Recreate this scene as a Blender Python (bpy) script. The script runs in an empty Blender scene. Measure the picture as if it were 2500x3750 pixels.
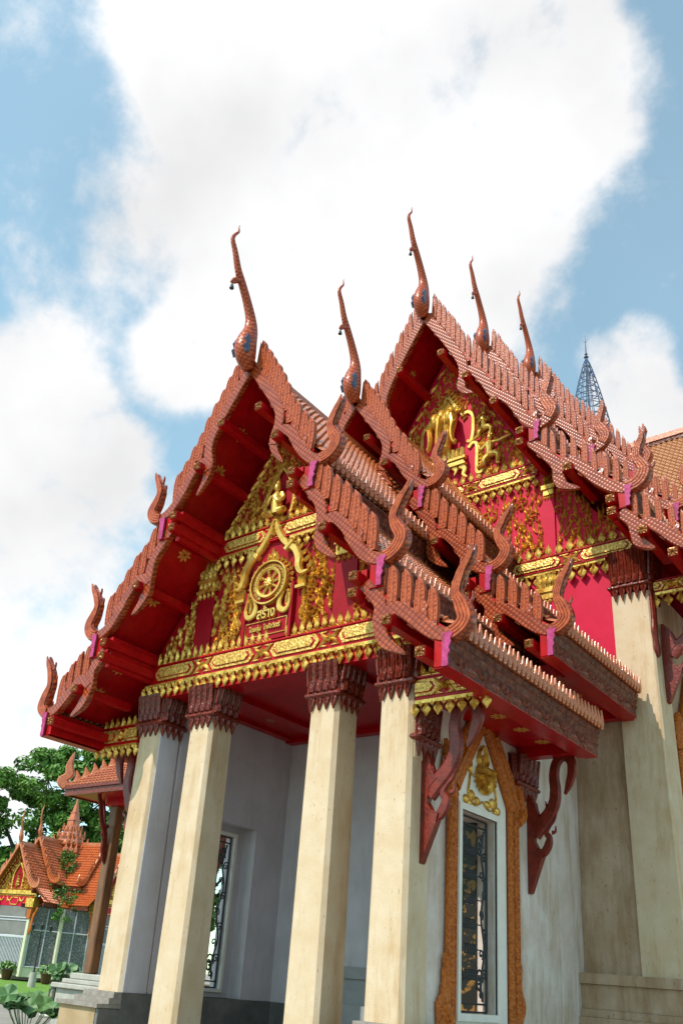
import bpy, math, random
from mathutils import Vector, Matrix
random.seed(7)
S = bpy.context.scene
COL = S.collection
R = math.radians
PI = math.pi

# ------------------------------------------------------------------ materials
def mat(name, col, rough=.5, metal=0., col2=None, nscale=3., ndetail=4., nmix=(.35, .65), stretch=(1, 1, 1),
        bump=0., bscale=30., bkind='noise', coat=0., spec=.5, stain=None, stain_scale=1.2, stain_rng=(.5, .75), grime=None):
    m = bpy.data.materials.new(name); m.use_nodes = True
    nt = m.node_tree; N = nt.nodes; L = nt.links
    b = N['Principled BSDF']
    b.inputs['Roughness'].default_value = rough
    b.inputs['Metallic'].default_value = metal
    b.inputs['Coat Weight'].default_value = coat
    b.inputs['Coat Roughness'].default_value = .12
    b.inputs['Specular IOR Level'].default_value = spec
    tc = N.new('ShaderNodeTexCoord'); mp = N.new('ShaderNodeMapping'); mp.inputs['Scale'].default_value = stretch
    L.new(tc.outputs['Object'], mp.inputs[0])
    cur = None
    if col2 is not None:
        n = N.new('ShaderNodeTexNoise'); n.inputs['Scale'].default_value = nscale; n.inputs['Detail'].default_value = ndetail
        n.inputs['Roughness'].default_value = .62
        L.new(mp.outputs[0], n.inputs['Vector'])
        r = N.new('ShaderNodeMapRange'); r.inputs[1].default_value = nmix[0]; r.inputs[2].default_value = nmix[1]
        L.new(n.outputs['Fac'], r.inputs[0])
        mx = N.new('ShaderNodeMix'); mx.data_type = 'RGBA'
        mx.inputs[6].default_value = (*col, 1); mx.inputs[7].default_value = (*col2, 1)
        L.new(r.outputs[0], mx.inputs[0]); cur = mx.outputs[2]
    if stain is not None:
        n = N.new('ShaderNodeTexNoise'); n.inputs['Scale'].default_value = stain_scale; n.inputs['Detail'].default_value = 6
        n.inputs['Roughness'].default_value = .7
        mp2 = N.new('ShaderNodeMapping'); mp2.inputs['Scale'].default_value = (2.2, 2.2, .35); mp2.inputs['Location'].default_value = (3.1, 7.7, 1.3)
        L.new(tc.outputs['Object'], mp2.inputs[0]); L.new(mp2.outputs[0], n.inputs['Vector'])
        r = N.new('ShaderNodeMapRange'); r.inputs[1].default_value = stain_rng[0]; r.inputs[2].default_value = stain_rng[1]
        L.new(n.outputs['Fac'], r.inputs[0])
        mx = N.new('ShaderNodeMix'); mx.data_type = 'RGBA'
        if cur is None: mx.inputs[6].default_value = (*col, 1)
        else: L.new(cur, mx.inputs[6])
        mx.inputs[7].default_value = (*stain, 1)
        L.new(r.outputs[0], mx.inputs[0]); cur = mx.outputs[2]
    if grime is not None:   # fine dark specks and pits
        n = N.new('ShaderNodeTexNoise'); n.inputs['Scale'].default_value = 26; n.inputs['Detail'].default_value = 3
        mp3 = N.new('ShaderNodeMapping'); mp3.inputs['Scale'].default_value = (1, 1, .4)
        L.new(tc.outputs['Object'], mp3.inputs[0]); L.new(mp3.outputs[0], n.inputs['Vector'])
        r = N.new('ShaderNodeMapRange'); r.inputs[1].default_value = .66; r.inputs[2].default_value = .74
        L.new(n.outputs['Fac'], r.inputs[0])
        mx = N.new('ShaderNodeMix'); mx.data_type = 'RGBA'
        L.new(cur, mx.inputs[6]) if cur else None
        mx.inputs[7].default_value = (*grime, 1)
        L.new(r.outputs[0], mx.inputs[0]); cur = mx.outputs[2]
    scale_h = None
    if bkind == 'scale':   # diamond lattice of carved scales with dark grooves between them
        hs = []
        for sg in (-1, 1):
            mpw = N.new('ShaderNodeMapping'); mpw.inputs['Rotation'].default_value = (0, R(46) * sg, R(20) * sg)
            L.new(tc.outputs['Object'], mpw.inputs[0])
            wv = N.new('ShaderNodeTexWave'); wv.wave_type = 'BANDS'; wv.bands_direction = 'X'; wv.inputs['Scale'].default_value = bscale
            wv.inputs['Distortion'].default_value = .6; wv.inputs['Detail'].default_value = 1.; wv.inputs['Detail Scale'].default_value = .6
            L.new(mpw.outputs[0], wv.inputs['Vector']); hs.append(wv.outputs['Fac'])
        mn = N.new('ShaderNodeMath'); mn.operation = 'MULTIPLY'; L.new(hs[0], mn.inputs[0]); L.new(hs[1], mn.inputs[1]); scale_h = mn.outputs[0]
        r = N.new('ShaderNodeMapRange'); r.inputs[1].default_value = .0; r.inputs[2].default_value = .22; r.inputs[3].default_value = 1.; r.inputs[4].default_value = 0.
        L.new(scale_h, r.inputs[0])
        mx = N.new('ShaderNodeMix'); mx.data_type = 'RGBA'; L.new(r.outputs[0], mx.inputs[0]); L.new(cur, mx.inputs[6])
        mx.inputs[7].default_value = (col2[0] * .6, col2[1] * .5, col2[2] * .5, 1); cur = mx.outputs[2]
    if cur is None: b.inputs['Base Color'].default_value = (*col, 1)
    else: L.new(cur, b.inputs['Base Color'])
    if bump:
        if bkind == 'noise':
            t = N.new('ShaderNodeTexNoise'); t.inputs['Scale'].default_value = bscale; t.inputs['Detail'].default_value = 5; o = t.outputs['Fac']
        elif bkind == 'scale': t = None; o = scale_h
        else:
            t = N.new('ShaderNodeTexVoronoi'); t.inputs['Scale'].default_value = bscale; t.feature = 'SMOOTH_F1'; o = t.outputs['Distance']
        if t: L.new(mp.outputs[0] if bkind == 'noise' else tc.outputs['Object'], t.inputs['Vector'])
        bp = N.new('ShaderNodeBump'); bp.inputs['Strength'].default_value = bump; bp.inputs['Distance'].default_value = .03
        L.new(o, bp.inputs['Height']); L.new(bp.outputs[0], b.inputs['Normal'])
    return m

M = {}
M['red'] = mat('red_lacquer', (.45, .003, .006), .34, col2=(.34, .002, .004), nscale=5, bump=.06, bscale=14, spec=.22, stain=(.20, .0012, .003), stain_scale=2.6, stain_rng=(.52, .8))
M['crimson'] = mat('crimson_wall_paint', (.56, .008, .05), .5, col2=(.50, .006, .035), nscale=2, bump=.05, bscale=10, spec=.15)
M['tympred'] = mat('gable_red_paint', (.32, .0035, .012), .5, col2=(.25, .002, .008), nscale=2, spec=.15)
M['pink'] = mat('pink_paint', (.46, .055, .20), .55, col2=(.32, .03, .11), nscale=11, bump=.4, bscale=14, spec=.2, stain=(.2, .02, .04), stain_scale=4, stain_rng=(.55, .7))
M['gold'] = mat('gold_leaf', (.80, .51, .11), .33, metal=.6, col2=(.42, .19, .02), nscale=6, nmix=(.42, .62), bump=.2, bscale=18)
M['goldtex'] = mat('stippled_gold', (.80, .53, .13), .4, metal=.4, col2=(.40, .19, .025), nscale=26, nmix=(.40, .6), bump=.6, bscale=26, bkind='cell')
M['goldflat'] = mat('bright_gold', (.84, .57, .14), .30, metal=.55, col2=(.58, .31, .045), nscale=4, bump=.06, bscale=12)
M['goldbrown'] = mat('gilded_block_end', (.50, .22, .06), .35, metal=.35, col2=(.2, .06, .02), nscale=22, bump=.8, bscale=22, bkind='cell')
M['stencil'] = mat('faded_stencil_gold', (.66, .30, .05), .6, col2=(.52, .20, .03), nscale=14)
M['golddeep'] = mat('deep_gold', (.74, .42, .07), .3, metal=.5, col2=(.56, .27, .03), nscale=5, bump=.06, bscale=12)
M['naga'] = mat('glazed_terracotta_scales', (.42, .080, .021), .26, col2=(.26, .040, .010), nscale=4, bump=.17, bscale=4.2, bkind='scale', coat=.26, spec=.3)
M['fin'] = mat('glazed_terracotta_fin', (.47, .096, .025), .30, col2=(.26, .040, .010), nscale=7, bump=.16, bscale=22, bkind='cell', coat=.12, spec=.3)
M['chofa'] = mat('scaled_finial_glaze', (.50, .105, .030), .36, col2=(.36, .062, .018), nscale=8, bump=.15, bscale=4.6, bkind='scale', coat=.06, spec=.28)
M['tile'] = mat('glazed_roof_tile', (.52, .16, .055), .2, col2=(.36, .085, .026), nscale=7, bump=.1, bscale=20, coat=.7)
M['antefix'] = mat('glazed_antefix', (.55, .16, .05), .3, col2=(.38, .085, .024), nscale=12, bump=.3, bscale=30, coat=.4)
M['paletile'] = mat('pale_barrel_tile', (.62, .36, .22), .3, col2=(.52, .25, .12), nscale=5, bump=.12, bscale=20, coat=.4)
M['medallion'] = mat('carved_red_brown', (.24, .05, .022), .36, col2=(.12, .022, .010), nscale=14, bump=.4, bscale=26, coat=.12, spec=.3)
M['bgtile'] = mat('orange_roof_tile', (.58, .13, .018), .35, col2=(.42, .075, .012), nscale=4, coat=.3)
M['capital'] = mat('dark_carved_red', (.20, .022, .008), .34, col2=(.10, .012, .005), nscale=14, bump=.5, bscale=24, bkind='cell', coat=.12, spec=.4)
M['fascia'] = mat('carved_eave_board', (.17, .036, .017), .42, col2=(.05, .012, .007), nscale=9, bump=1., bscale=9, bkind='cell', spec=.25, stain=(.06, .05, .022), stain_rng=(.64, .8))
M['bracket'] = mat('bracket_dark_lacquer', (.19, .018, .008), .34, col2=(.11, .010, .005), nscale=9, bump=.35, bscale=20, coat=.1, spec=.35)
M['framewood'] = mat('carved_orange_wood', (.52, .145, .018), .45, col2=(.33, .075, .010), nscale=16, bump=.9, bscale=24, bkind='cell', spec=.3)
M['cream'] = mat('cream_pebble_plaster', (.55, .40, .255), .88, col2=(.62, .50, .365), nscale=2.0, nmix=(.3, .7), bump=.22, bscale=70,
                 stain=(.41, .245, .11), stain_scale=1.3, stain_rng=(.5, .8), grime=(.40, .28, .17), spec=.12)
M['white'] = mat('weathered_white_plaster', (.66, .575, .53), .85, col2=(.55, .44, .37), nscale=1.4, bump=.25, bscale=50,
                 stain=(.40, .28, .18), stain_scale=1.5, stain_rng=(.47, .72), grime=(.36, .26, .17), spec=.12)
M['tan'] = mat('stained_tan_plaster', (.40, .27, .175), .85, col2=(.50, .37, .275), nscale=1.1, bump=.25, bscale=50,
               stain=(.25, .14, .065), stain_scale=1.3, stain_rng=(.45, .75), grime=(.22, .14, .08), spec=.12)
M['inner'] = mat('pale_inner_plaster', (.58, .54, .59), .8, col2=(.50, .46, .49), nscale=1.2, bump=.08, bscale=30, spec=.12, stain=(.40, .36, .36), stain_rng=(.5, .85))
M['cleanwhite'] = mat('white_paint', (.76, .72, .66), .55, col2=(.70, .655, .59), nscale=3)
M['marble'] = mat('grey_marble_dado', (.16, .155, .15), .3, col2=(.09, .09, .088), nscale=2.4, ndetail=8)
M['stone'] = mat('grey_stone_moulding', (.30, .27, .24), .85, col2=(.22, .19, .165), nscale=9, bump=.3, bscale=40, spec=.2)
M['greymold'] = mat('grey_painted_moulding', (.30, .30, .31), .6, col2=(.25, .25, .26), nscale=3)
M['basetan'] = mat('tan_render', (.42, .31, .19), .85, col2=(.36, .25, .14), nscale=2.2, bump=.3, bscale=45, stain=(.3, .2, .11), spec=.15)
M['iron'] = mat('wrought_iron', (.035, .036, .04), .5, metal=.3)
M['blackgold'] = mat('black_gold_lacquer', (.012, .010, .008), .35, col2=(.22, .11, .02), nscale=6, ndetail=2, nmix=(.54, .60))
M['blueglass'] = mat('blue_mirror_glass', (.006, .022, .075), .12, coat=.6, bump=.4, bscale=14, bkind='cell')
M['bell'] = mat('bronze_bell', (.05, .08, .09), .3, metal=.6)
M['trunk'] = mat('bark', (.09, .065, .045), .9, col2=(.05, .035, .025), nscale=6, bump=.5, bscale=14)
M['steel'] = mat('blue_painted_steel', (.05, .11, .24), .5, col2=(.09, .10, .13), nscale=3, metal=.2)
M['dark'] = mat('dark_opening', (.02, .006, .005), .8)
M['postwood'] = mat('weathered_post', (.20, .085, .03), .6, col2=(.10, .04, .016), nscale=5, stretch=(1, 1, .25), bump=.3, bscale=20, coat=.1)
M['palecol'] = mat('pale_yellow_paint', (.62, .60, .44), .6, col2=(.56, .53, .38), nscale=3)
M['greywall'] = mat('grey_wall', (.20, .19, .185), .6, col2=(.15, .14, .135), nscale=1.2)
M['fence'] = mat('silver_fence_paint', (.48, .49, .55), .45, metal=.2)
M['potred'] = mat('maroon_glaze', (.075, .022, .018), .3, col2=(.05, .016, .014), nscale=5, coat=.4)
M['jar'] = mat('brown_jar_glaze', (.22, .10, .035), .3, col2=(.07, .03, .012), nscale=6, nmix=(.48, .54), coat=.4)
M['jargreen'] = mat('green_jar_glaze', (.012, .04, .025), .25, coat=.4)
M['concrete'] = mat('concrete', (.40, .39, .35), .85, col2=(.32, .31, .27), nscale=4, bump=.2, bscale=30)
M['brick'] = mat('salmon_paver', (.42, .27, .20), .85, col2=(.52, .45, .38), nscale=14, nmix=(.45, .55))
M['paving'] = mat('pale_concrete_paving', (.27, .25, .215), .85, col2=(.21, .195, .17), nscale=.9, bump=.2, bscale=20)
M['lawn'] = mat('lawn_green', (.085, .20, .012), .9, col2=(.13, .26, .02), nscale=3, bump=.4, bscale=60)
M['bgglass'] = mat('dark_patterned_glass', (.085, .085, .09), .3, col2=(.34, .35, .37), nscale=11, ndetail=3, nmix=(.52, .62), stretch=(2, 2, 1))
def leafmat(name, c1, c2, c3):
    m = mat(name, c1, .5, col2=c2, nscale=.9, ndetail=5, nmix=(.3, .7), stain=c3, stain_scale=2.4, stain_rng=(.5, .7), spec=.4)
    b = m.node_tree.nodes['Principled BSDF']
    b.inputs['Transmission Weight'].default_value = 0
    b.inputs['Subsurface Weight'].default_value = 0
    return m
M['leaf'] = leafmat('tree_leaves', (.075, .185, .022), (.14, .29, .04), (.045, .11, .016))
M['leaf2'] = leafmat('dark_tree_leaves', (.05, .13, .02), (.09, .20, .03), (.03, .08, .014))
M['ivy'] = leafmat('ivy_leaves', (.05, .14, .015), (.10, .22, .03), (.03, .08, .012))
M['lotus'] = leafmat('lotus_leaves', (.05, .14, .055), (.12, .22, .05), (.035, .10, .03))
M['plant'] = leafmat('pot_plant_leaves', (.10, .22, .05), (.2, .3, .08), (.05, .14, .03))

# ------------------------------------------------------------------ mesh builder
def rs(w, n):
    if not hasattr(w, '__len__'): return [w] * n
    if len(w) == n: return w
    o = []
    for i in range(n):
        t = i / (n - 1) * (len(w) - 1); k = min(int(t), len(w) - 2) if len(w) > 1 else 0
        o.append(w[k] + (w[min(k + 1, len(w) - 1)] - w[k]) * (t - k))
    return o
class MB:
    def __init__(s): s.v = []; s.f = []; s.mi = []; s.sm = []
    def add(s, vs, fs, m=0, smooth=False):
        o = len(s.v); s.v.extend(vs)
        for f in fs:
            s.f.append([i + o for i in f]); s.mi.append(m); s.sm.append(smooth)
    def box(s, x0, x1, y0, y1, z0, z1, m=0):
        v = [(x, y, z) for z in (z0, z1) for y in (y0, y1) for x in (x0, x1)]
        s.add(v, [(0, 2, 3, 1), (4, 5, 7, 6), (0, 1, 5, 4), (2, 6, 7, 3), (0, 4, 6, 2), (1, 3, 7, 5)], m)
    def bbox(s, x0, x1, y0, y1, z0, z1, c=.02, m=0):
        """box with chamfered vertical edges and chamfered top/bottom"""
        def ring(z, i):
            a, b, e, d = x0 + i, x1 - i, y0 + i, y1 - i
            return [(a + c, e, z), (b - c, e, z), (b, e + c, z), (b, d - c, z), (b - c, d, z), (a + c, d, z), (a, d - c, z), (a, e + c, z)]
        v = ring(z0, c) + ring(z0 + c, 0) + ring(z1 - c, 0) + ring(z1, c)
        f = [tuple(range(7, -1, -1)), tuple(range(24, 32))]
        for k in range(3):
            for i in range(8):
                j = (i + 1) % 8; f.append((k * 8 + i, k * 8 + j, k * 8 + 8 + j, k * 8 + 8 + i))
        s.add(v, f, m)
    def prism(s, poly, P, n0, n1, m=0):
        """2D polygon (u,v) mapped by P(u,v,n), extruded from n0 to n1; concave allowed"""
        k = len(poly)
        from mathutils.geometry import tessellate_polygon
        tri = tessellate_polygon([[Vector((u, v, 0)) for u, v in poly]])
        v = [P(u, w, n0) for u, w in poly] + [P(u, w, n1) for u, w in poly]
        f = [tuple(t) for t in tri] + [tuple(i + k for i in t) for t in tri]
        for i in range(k):
            j = (i + 1) % k; f.append((i, j, j + k, i + k))
        s.add(v, f, m)
    def strip(s, pts, wid, P, h, base=0., m=0, edge=.35):
        """ridged relief ribbon: (u,v) path with half widths, raised by h at the middle"""
        n = len(pts); v = []; wid = rs(wid, n)
        for i in range(n):
            a = pts[max(i - 1, 0)]; b = pts[min(i + 1, n - 1)]
            tx, ty = b[0] - a[0], b[1] - a[1]; l = math.hypot(tx, ty) or 1.
            nx, ny = -ty / l, tx / l; w = wid[i]; u, q = pts[i]
            e = min(edge * h, h) if w > 1e-4 else edge * h * .6
            v += [P(u - nx * w, q - ny * w, base), P(u - nx * w * .9, q - ny * w * .9, base + e), P(u, q, base + (h if w > .004 else e)),
                  P(u + nx * w * .9, q + ny * w * .9, base + e), P(u + nx * w, q + ny * w, base)]
        f = []
        for i in range(n - 1):
            for k in range(4): f.append((i * 5 + k, i * 5 + k + 1, i * 5 + 6 + k, i * 5 + 5 + k))
        f += [(0, 1, 2, 3, 4), tuple(range(n * 5 - 1, n * 5 - 6, -1))]
        s.add(v, f, m)
    def sweep(s, pts, wid, P, n0, n1, ch=.3, m=0, smooth=True):
        """carved bar: (u,v) path with half widths, depth from n0 to n1, chamfered edges"""
        n = len(pts); v = []; wid = rs(wid, n)
        for i in range(n):
            a = pts[max(i - 1, 0)]; b = pts[min(i + 1, n - 1)]
            tx, ty = b[0] - a[0], b[1] - a[1]; l = math.hypot(tx, ty) or 1.
            nx, ny = -ty / l, tx / l; w = max(wid[i], .002); u, q = pts[i]
            c = w * ch; dc = min((n1 - n0) * ch, w * .8); mid = (n0 + n1) / 2
            k = min(1., .35 + w / .12 * .65); a0 = mid + (n0 - mid) * k; a1 = mid + (n1 - mid) * k; dc *= k
            for (o, d) in ((-w, a0 + dc), (-w, a1 - dc), (-w + c, a1), (w - c, a1), (w, a1 - dc), (w, a0 + dc), (w - c, a0), (-w + c, a0)):
                v.append(P(u + nx * o, q + ny * o, d))
        f = [tuple(range(8)), tuple(range(n * 8 - 1, n * 8 - 9, -1))]
        for i in range(n - 1):
            for k in range(8):
                j = (k + 1) % 8; f.append((i * 8 + k, i * 8 + j, i * 8 + 8 + j, i * 8 + 8 + k))
        s.add(v, f, m, smooth)
    def tube(s, pts, rad, seg=8, m=0, flat=1., smooth=True):
        """round tube along 3D points; flat squeezes the second axis"""
        n = len(pts); P3 = [Vector(p) for p in pts]; v = []
        rad = rs(rad, n)
        up = None
        for i in range(n):
            t = (P3[min(i + 1, n - 1)] - P3[max(i - 1, 0)]).normalized()
            if up is None:
                up = Vector((1, 0, 0)) if abs(t.x) < .9 else Vector((0, 1, 0))
            a = (up - t * up.dot(t)); a = a.normalized() if a.length > 1e-6 else t.orthogonal().normalized()
            up = a; b = t.cross(a)
            for k in range(seg):
                g = 2 * PI * k / seg
                v.append(tuple(P3[i] + a * (math.cos(g) * rad[i] * flat) + b * (math.sin(g) * rad[i])))
        f = [tuple(range(seg - 1, -1, -1)), tuple(range((n - 1) * seg, n * seg))]
        for i in range(n - 1):
            for k in range(seg):
                j = (k + 1) % seg; f.append((i * seg + k, i * seg + j, i * seg + seg + j, i * seg + seg + k))
        s.add(v, f, m, smooth)
    def lathe(s, prof, seg=16, c=(0, 0, 0), m=0, smooth=True):
        v = []; n = len(prof)
        for r, z in prof:
            for k in range(seg):
                g = 2 * PI * k / seg; v.append((c[0] + r * math.cos(g), c[1] + r * math.sin(g), c[2] + z))
        f = [tuple(range(seg - 1, -1, -1)), tuple(range((n - 1) * seg, n * seg))]
        for i in range(n - 1):
            for k in range(seg):
                j = (k + 1) % seg; f.append((i * seg + k, i * seg + j, i * seg + seg + j, i * seg + seg + k))
        s.add(v, f, m, smooth)
    def ell(s, c, r, P=None, m=0, seg=12, rings=7):
        v = []
        for i in range(rings + 1):
            th = PI * i / rings
            for k in range(seg):
                g = 2 * PI * k / seg
                q = (c[0] + r[0] * math.sin(th) * math.cos(g), c[1] + r[1] * math.cos(th), c[2] + r[2] * math.sin(th) * math.sin(g))
                v.append(P(*q) if P else q)
        f = []
        for i in range(rings):
            for k in range(seg):
                j = (k + 1) % seg; f.append((i * seg + k, i * seg + j, i * seg + seg + j, i * seg + seg + k))
        s.add(v, f, m, True)

CUR = {}
def world_of(o):
    v = Vector((0, 0, 0))
    while o: v += o.location; o = o.parent
    return v
def build(name, mb, mats, parent=None, label=None, loc=None, fixn=True):
    """ONE mesh object from a builder whose vertices are in world space (or local when loc is given)"""
    if not isinstance(mats, (list, tuple)): mats = [mats]
    if loc is None:
        off = world_of(parent) if parent else Vector((0, 0, 0))
        vs = [(x - off.x, y - off.y, z - off.z) for x, y, z in mb.v]
    else: vs = mb.v
    me = bpy.data.meshes.new(name); me.from_pydata(vs, [], mb.f); me.update()
    for m in mats: me.materials.append(M[m])
    me.polygons.foreach_set('material_index', mb.mi); me.polygons.foreach_set('use_smooth', mb.sm)
    if fixn:
        import bmesh
        bm = bmesh.new(); bm.from_mesh(me); bmesh.ops.recalc_face_normals(bm, faces=bm.faces); bm.to_mesh(me); bm.free()
    if any(mb.sm): me.set_sharp_from_angle(angle=R(38))
    o = bpy.data.objects.new(name, me); COL.objects.link(o)
    if parent: o.parent = parent
    if loc is not None: o.location = loc
    if label: o['label'] = label
    return o
def thing(name, label, cat, loc=(0, 0, 0), group=None):
    o = bpy.data.objects.new(name, None); COL.objects.link(o); o.location = loc; o.empty_display_size = .3
    o['label'] = label; o['category'] = cat
    if group: o['group'] = group
    return o
def tag(o, label, cat, group=None):
    o['label'] = label; o['category'] = cat
    if group: o['group'] = group
    return o
def structure(o): o['kind'] = 'structure'; return o
def dup(o, parent, loc, scale=None, rot=None):
    c = o.copy(); COL.objects.link(c); c.parent = parent; c.location = loc
    if scale is not None: c.scale = scale
    if rot is not None: c.rotation_euler = rot
    return c
def cr(pts, n=5):
    """Catmull-Rom through 2D/3D points (or tuples with width appended)"""
    out = []; L = len(pts)
    for i in range(L - 1):
        p0 = pts[max(i - 1, 0)]; p1 = pts[i]; p2 = pts[i + 1]; p3 = pts[min(i + 2, L - 1)]
        for k in range(n):
            t = k / n
            out.append(tuple(.5 * (2 * b + (c - a) * t + (2 * a - 5 * b + 4 * c - d) * t * t + (3 * b - a - 3 * c + d) * t ** 3) for a, b, c, d in zip(p0, p1, p2, p3)))
    out.append(tuple(pts[-1])); return out
def front(y): return lambda u, v, n: (u, y - n, v)          # relief on a wall that faces -Y
def rightp(x): return lambda u, v, n: (x + n, u, v)         # relief on a wall that faces +X (u = y)
def leftp(x): return lambda u, v, n: (x - n, u, v)
def mir(P): return lambda u, v, n: P(-u, v, n)
# ------------------------------------------------------------------ ornament
def flame(mb, P, u, v, ang, ln, w, curl=1.2, h=.03, base=0., n=7, flick=1.6, m=0):
    pts = []; wd = []; a = ang; x, y = u, v
    for i in range(n + 1):
        t = i / n
        pts.append((x, y)); wd.append(w * (math.sin(PI * min(1, t * .92 + .08)) ** .75) * (1 - .35 * t) if i < n else .001)
        a = ang + curl * (t * 1.15 - flick * max(0, t - .55) ** 1.2 * 2.)
        x += math.cos(a) * ln / n; y += math.sin(a) * ln / n
    mb.strip(pts, wd, P, h, base, m)
def spiral(mb, P, u, v, ang, r, w, sgn=1, h=.035, base=0., turns=1.15, m=0):
    pts = []; wd = []; n = 13
    for i in range(n + 1):
        t = i / n; rr = r * (1 - .72 * t); g = ang + sgn * t * turns * 2 * PI
        pts.append((u + rr * math.cos(g), v + rr * math.sin(g))); wd.append(w * (.35 + .65 * math.sin(PI * min(1, t * 1.1))) * (1 - .3 * t))
    mb.strip(pts, wd, P, h, base, m)
def inside(p, poly):
    x, y = p; c = False; j = len(poly) - 1
    for i in range(len(poly)):
        xi, yi = poly[i]; xj, yj = poly[j]
        if (yi > y) != (yj > y) and x < (xj - xi) * (y - yi) / (yj - yi) + xi: c = not c
        j = i
    return c
def scrollwork(mb, P, poly, step=.2, ln=.26, w=.035, h=.035, base=0., up=PI / 2, seed=1, avoid=None):
    """kranok scrollwork: spirals with flames licking upward, packed in a polygon"""
    rnd = random.Random(seed); us = [p[0] for p in poly]; vs = [p[1] for p in poly]
    done = []
    tries = int((max(us) - min(us)) * (max(vs) - min(vs)) / step ** 2 * 26)
    for _ in range(tries):
        q = (rnd.uniform(min(us), max(us)), rnd.uniform(min(vs), max(vs)))
        if not inside(q, poly) or any((q[0] - d[0]) ** 2 + (q[1] - d[1]) ** 2 < (step * .80) ** 2 for d in done): continue
        if avoid and avoid(*q): continue
        done.append(q)
        s = 1 if rnd.random() < .5 else -1
        tip = (q[0] + .1 * s * ln, q[1] + ln * .8)
        k = 1. if inside(tip, poly) and not (avoid and avoid(*tip)) else .55
        if rnd.random() < .24 and k == 1.:
            spiral(mb, P, q[0], q[1], rnd.uniform(0, 6.3), ln * .36, w * .8, s, h, base)
            flame(mb, P, q[0] + s * ln * .3, q[1] + ln * .1, up - s * .15, ln * .7, w * .85, s * 1.0, h * .9, base)
        else:
            flame(mb, P, q[0], q[1] - ln * .3, up - s * .75 + rnd.uniform(-.2, .2), ln * k * rnd.uniform(.85, 1.25), w * (k * .5 + .5), s * 1.7, h, base)
            if rnd.random() < .6: flame(mb, P, q[0] + s * .03, q[1] - ln * .2, up + s * .7, ln * k * .6, w * .7, -s * 1.5, h * .8, base)
def bud(mb, P, u, v, hgt, w, h=.03, base=0., sgn=1, m=0):
    """pointed leaf: sgn=1 stands up, sgn=-1 hangs"""
    t = [0, .1, .22, .38, .52, .66, .82, 1]; ww = [.35, .3, .45, .95, 1, .72, .34, .02]
    mb.strip([(u, v + sgn * hgt * a) for a in t], [w * a for a in ww], P, h, base, m)
def frieze(par, x0, x1, z0, z1, yf, L, depth=.16, spike=.30, drip=.33, centre=0., name='frieze', pitch=.17, P=None, lozenge_centre=False):
    P = P or front(yf)
    hh = z1 - z0; b = MB(); g = MB(); gt = MB()
    b.prism([(x0, z0), (x1, z0), (x1, z1), (x0, z1)], P, -depth, 0)
    rim = hh * .10
    b.prism([(x0 - .01, z1 - rim * .7), (x1 + .01, z1 - rim * .7), (x1 + .01, z1), (x0 - .01, z1)], P, .002, .028)
    b.prism([(x0 - .01, z0), (x1 + .01, z0), (x1 + .01, z0 + rim * .6), (x0 - .01, z0 + rim * .6)], P, .002, .028)
    zm = (z0 + z1) / 2; H = hh * .34
    k0 = int(math.floor((x0 - centre) / L)) - 1
    for k in range(k0, k0 + int((x1 - x0) / L) + 4):
        c = centre + (k + (0 if lozenge_centre else .5)) * L
        a = L * .30
        def clip(poly):
            q = [(min(max(u, x0 + .01), x1 - .01), v) for u, v in poly]
            return q if max(p[0] for p in q) - min(p[0] for p in q) > .06 else None
        for (ka, kh, n1, mb, n0) in ((1., 1., .03, gt, .002), (.90, .66, .034, b, .004), (.82, .56, .055, gt, .004)):
            q = clip([(c - a * ka - H * kh * .75, zm), (c - a * ka, zm - H * kh), (c + a * ka, zm - H * kh), (c + a * ka + H * kh * .75, zm), (c + a * ka, zm + H * kh), (c - a * ka, zm + H * kh)])
            if q: mb.prism(q, P, n0, n1)
        f = c + L / 2
        if x0 + .12 < f < x1 - .12:
            for s in (-1, 1):
                for t in (-1, 1):
                    flame(g, P, f + s * .03, zm, PI / 2 - s * PI / 2 + s * t * .35, min(L * .2, .24), .05, s * t * .8, .045, .003)
                q = clip([(f + s * L * .02, zm + H * 1.0), (f + s * L * .16, zm + H * 1.0), (f + s * L * .11, zm + H * .72)]);  q and gt.prism(q, P, .002, .025)
                q = clip([(f + s * L * .02, zm - H * 1.0), (f + s * L * .16, zm - H * 1.0), (f + s * L * .11, zm - H * .72)]);  q and gt.prism(q, P, .002, .025)
            for q in range(6):
                bud(g, (lambda a: lambda u, v, n: P(f + u * math.cos(a) - v * math.sin(a), zm + u * math.sin(a) + v * math.cos(a), n))(q * PI / 3), 0, 0, .095, .035, .06, .004)
    o = build(name, b, 'red', par)
    return o, g, gt, P
def spikes(g, P, x0, x1, z, hgt, pitch, base=-.03, skip=None):
    n = max(1, int(round((x1 - x0) / pitch)))
    for i in range(n + 1):
        u = x0 + (x1 - x0) * i / n
        if skip and skip(u): continue
        bud(g, P, u, z, hgt, pitch * .36, .045, base)
        if i < n:
            g.strip([(u + pitch * .1, z), (u + pitch * .3, z + .05), (u + pitch * .5, z + .075), (u + pitch * .7, z + .05), (u + pitch * .9, z)], [.02] * 5, P, .03, base)
    g.prism([(x0, z - .005), (x1, z - .005), (x1, z + .03), (x0, z + .03)], P, base, base + .03)
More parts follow.
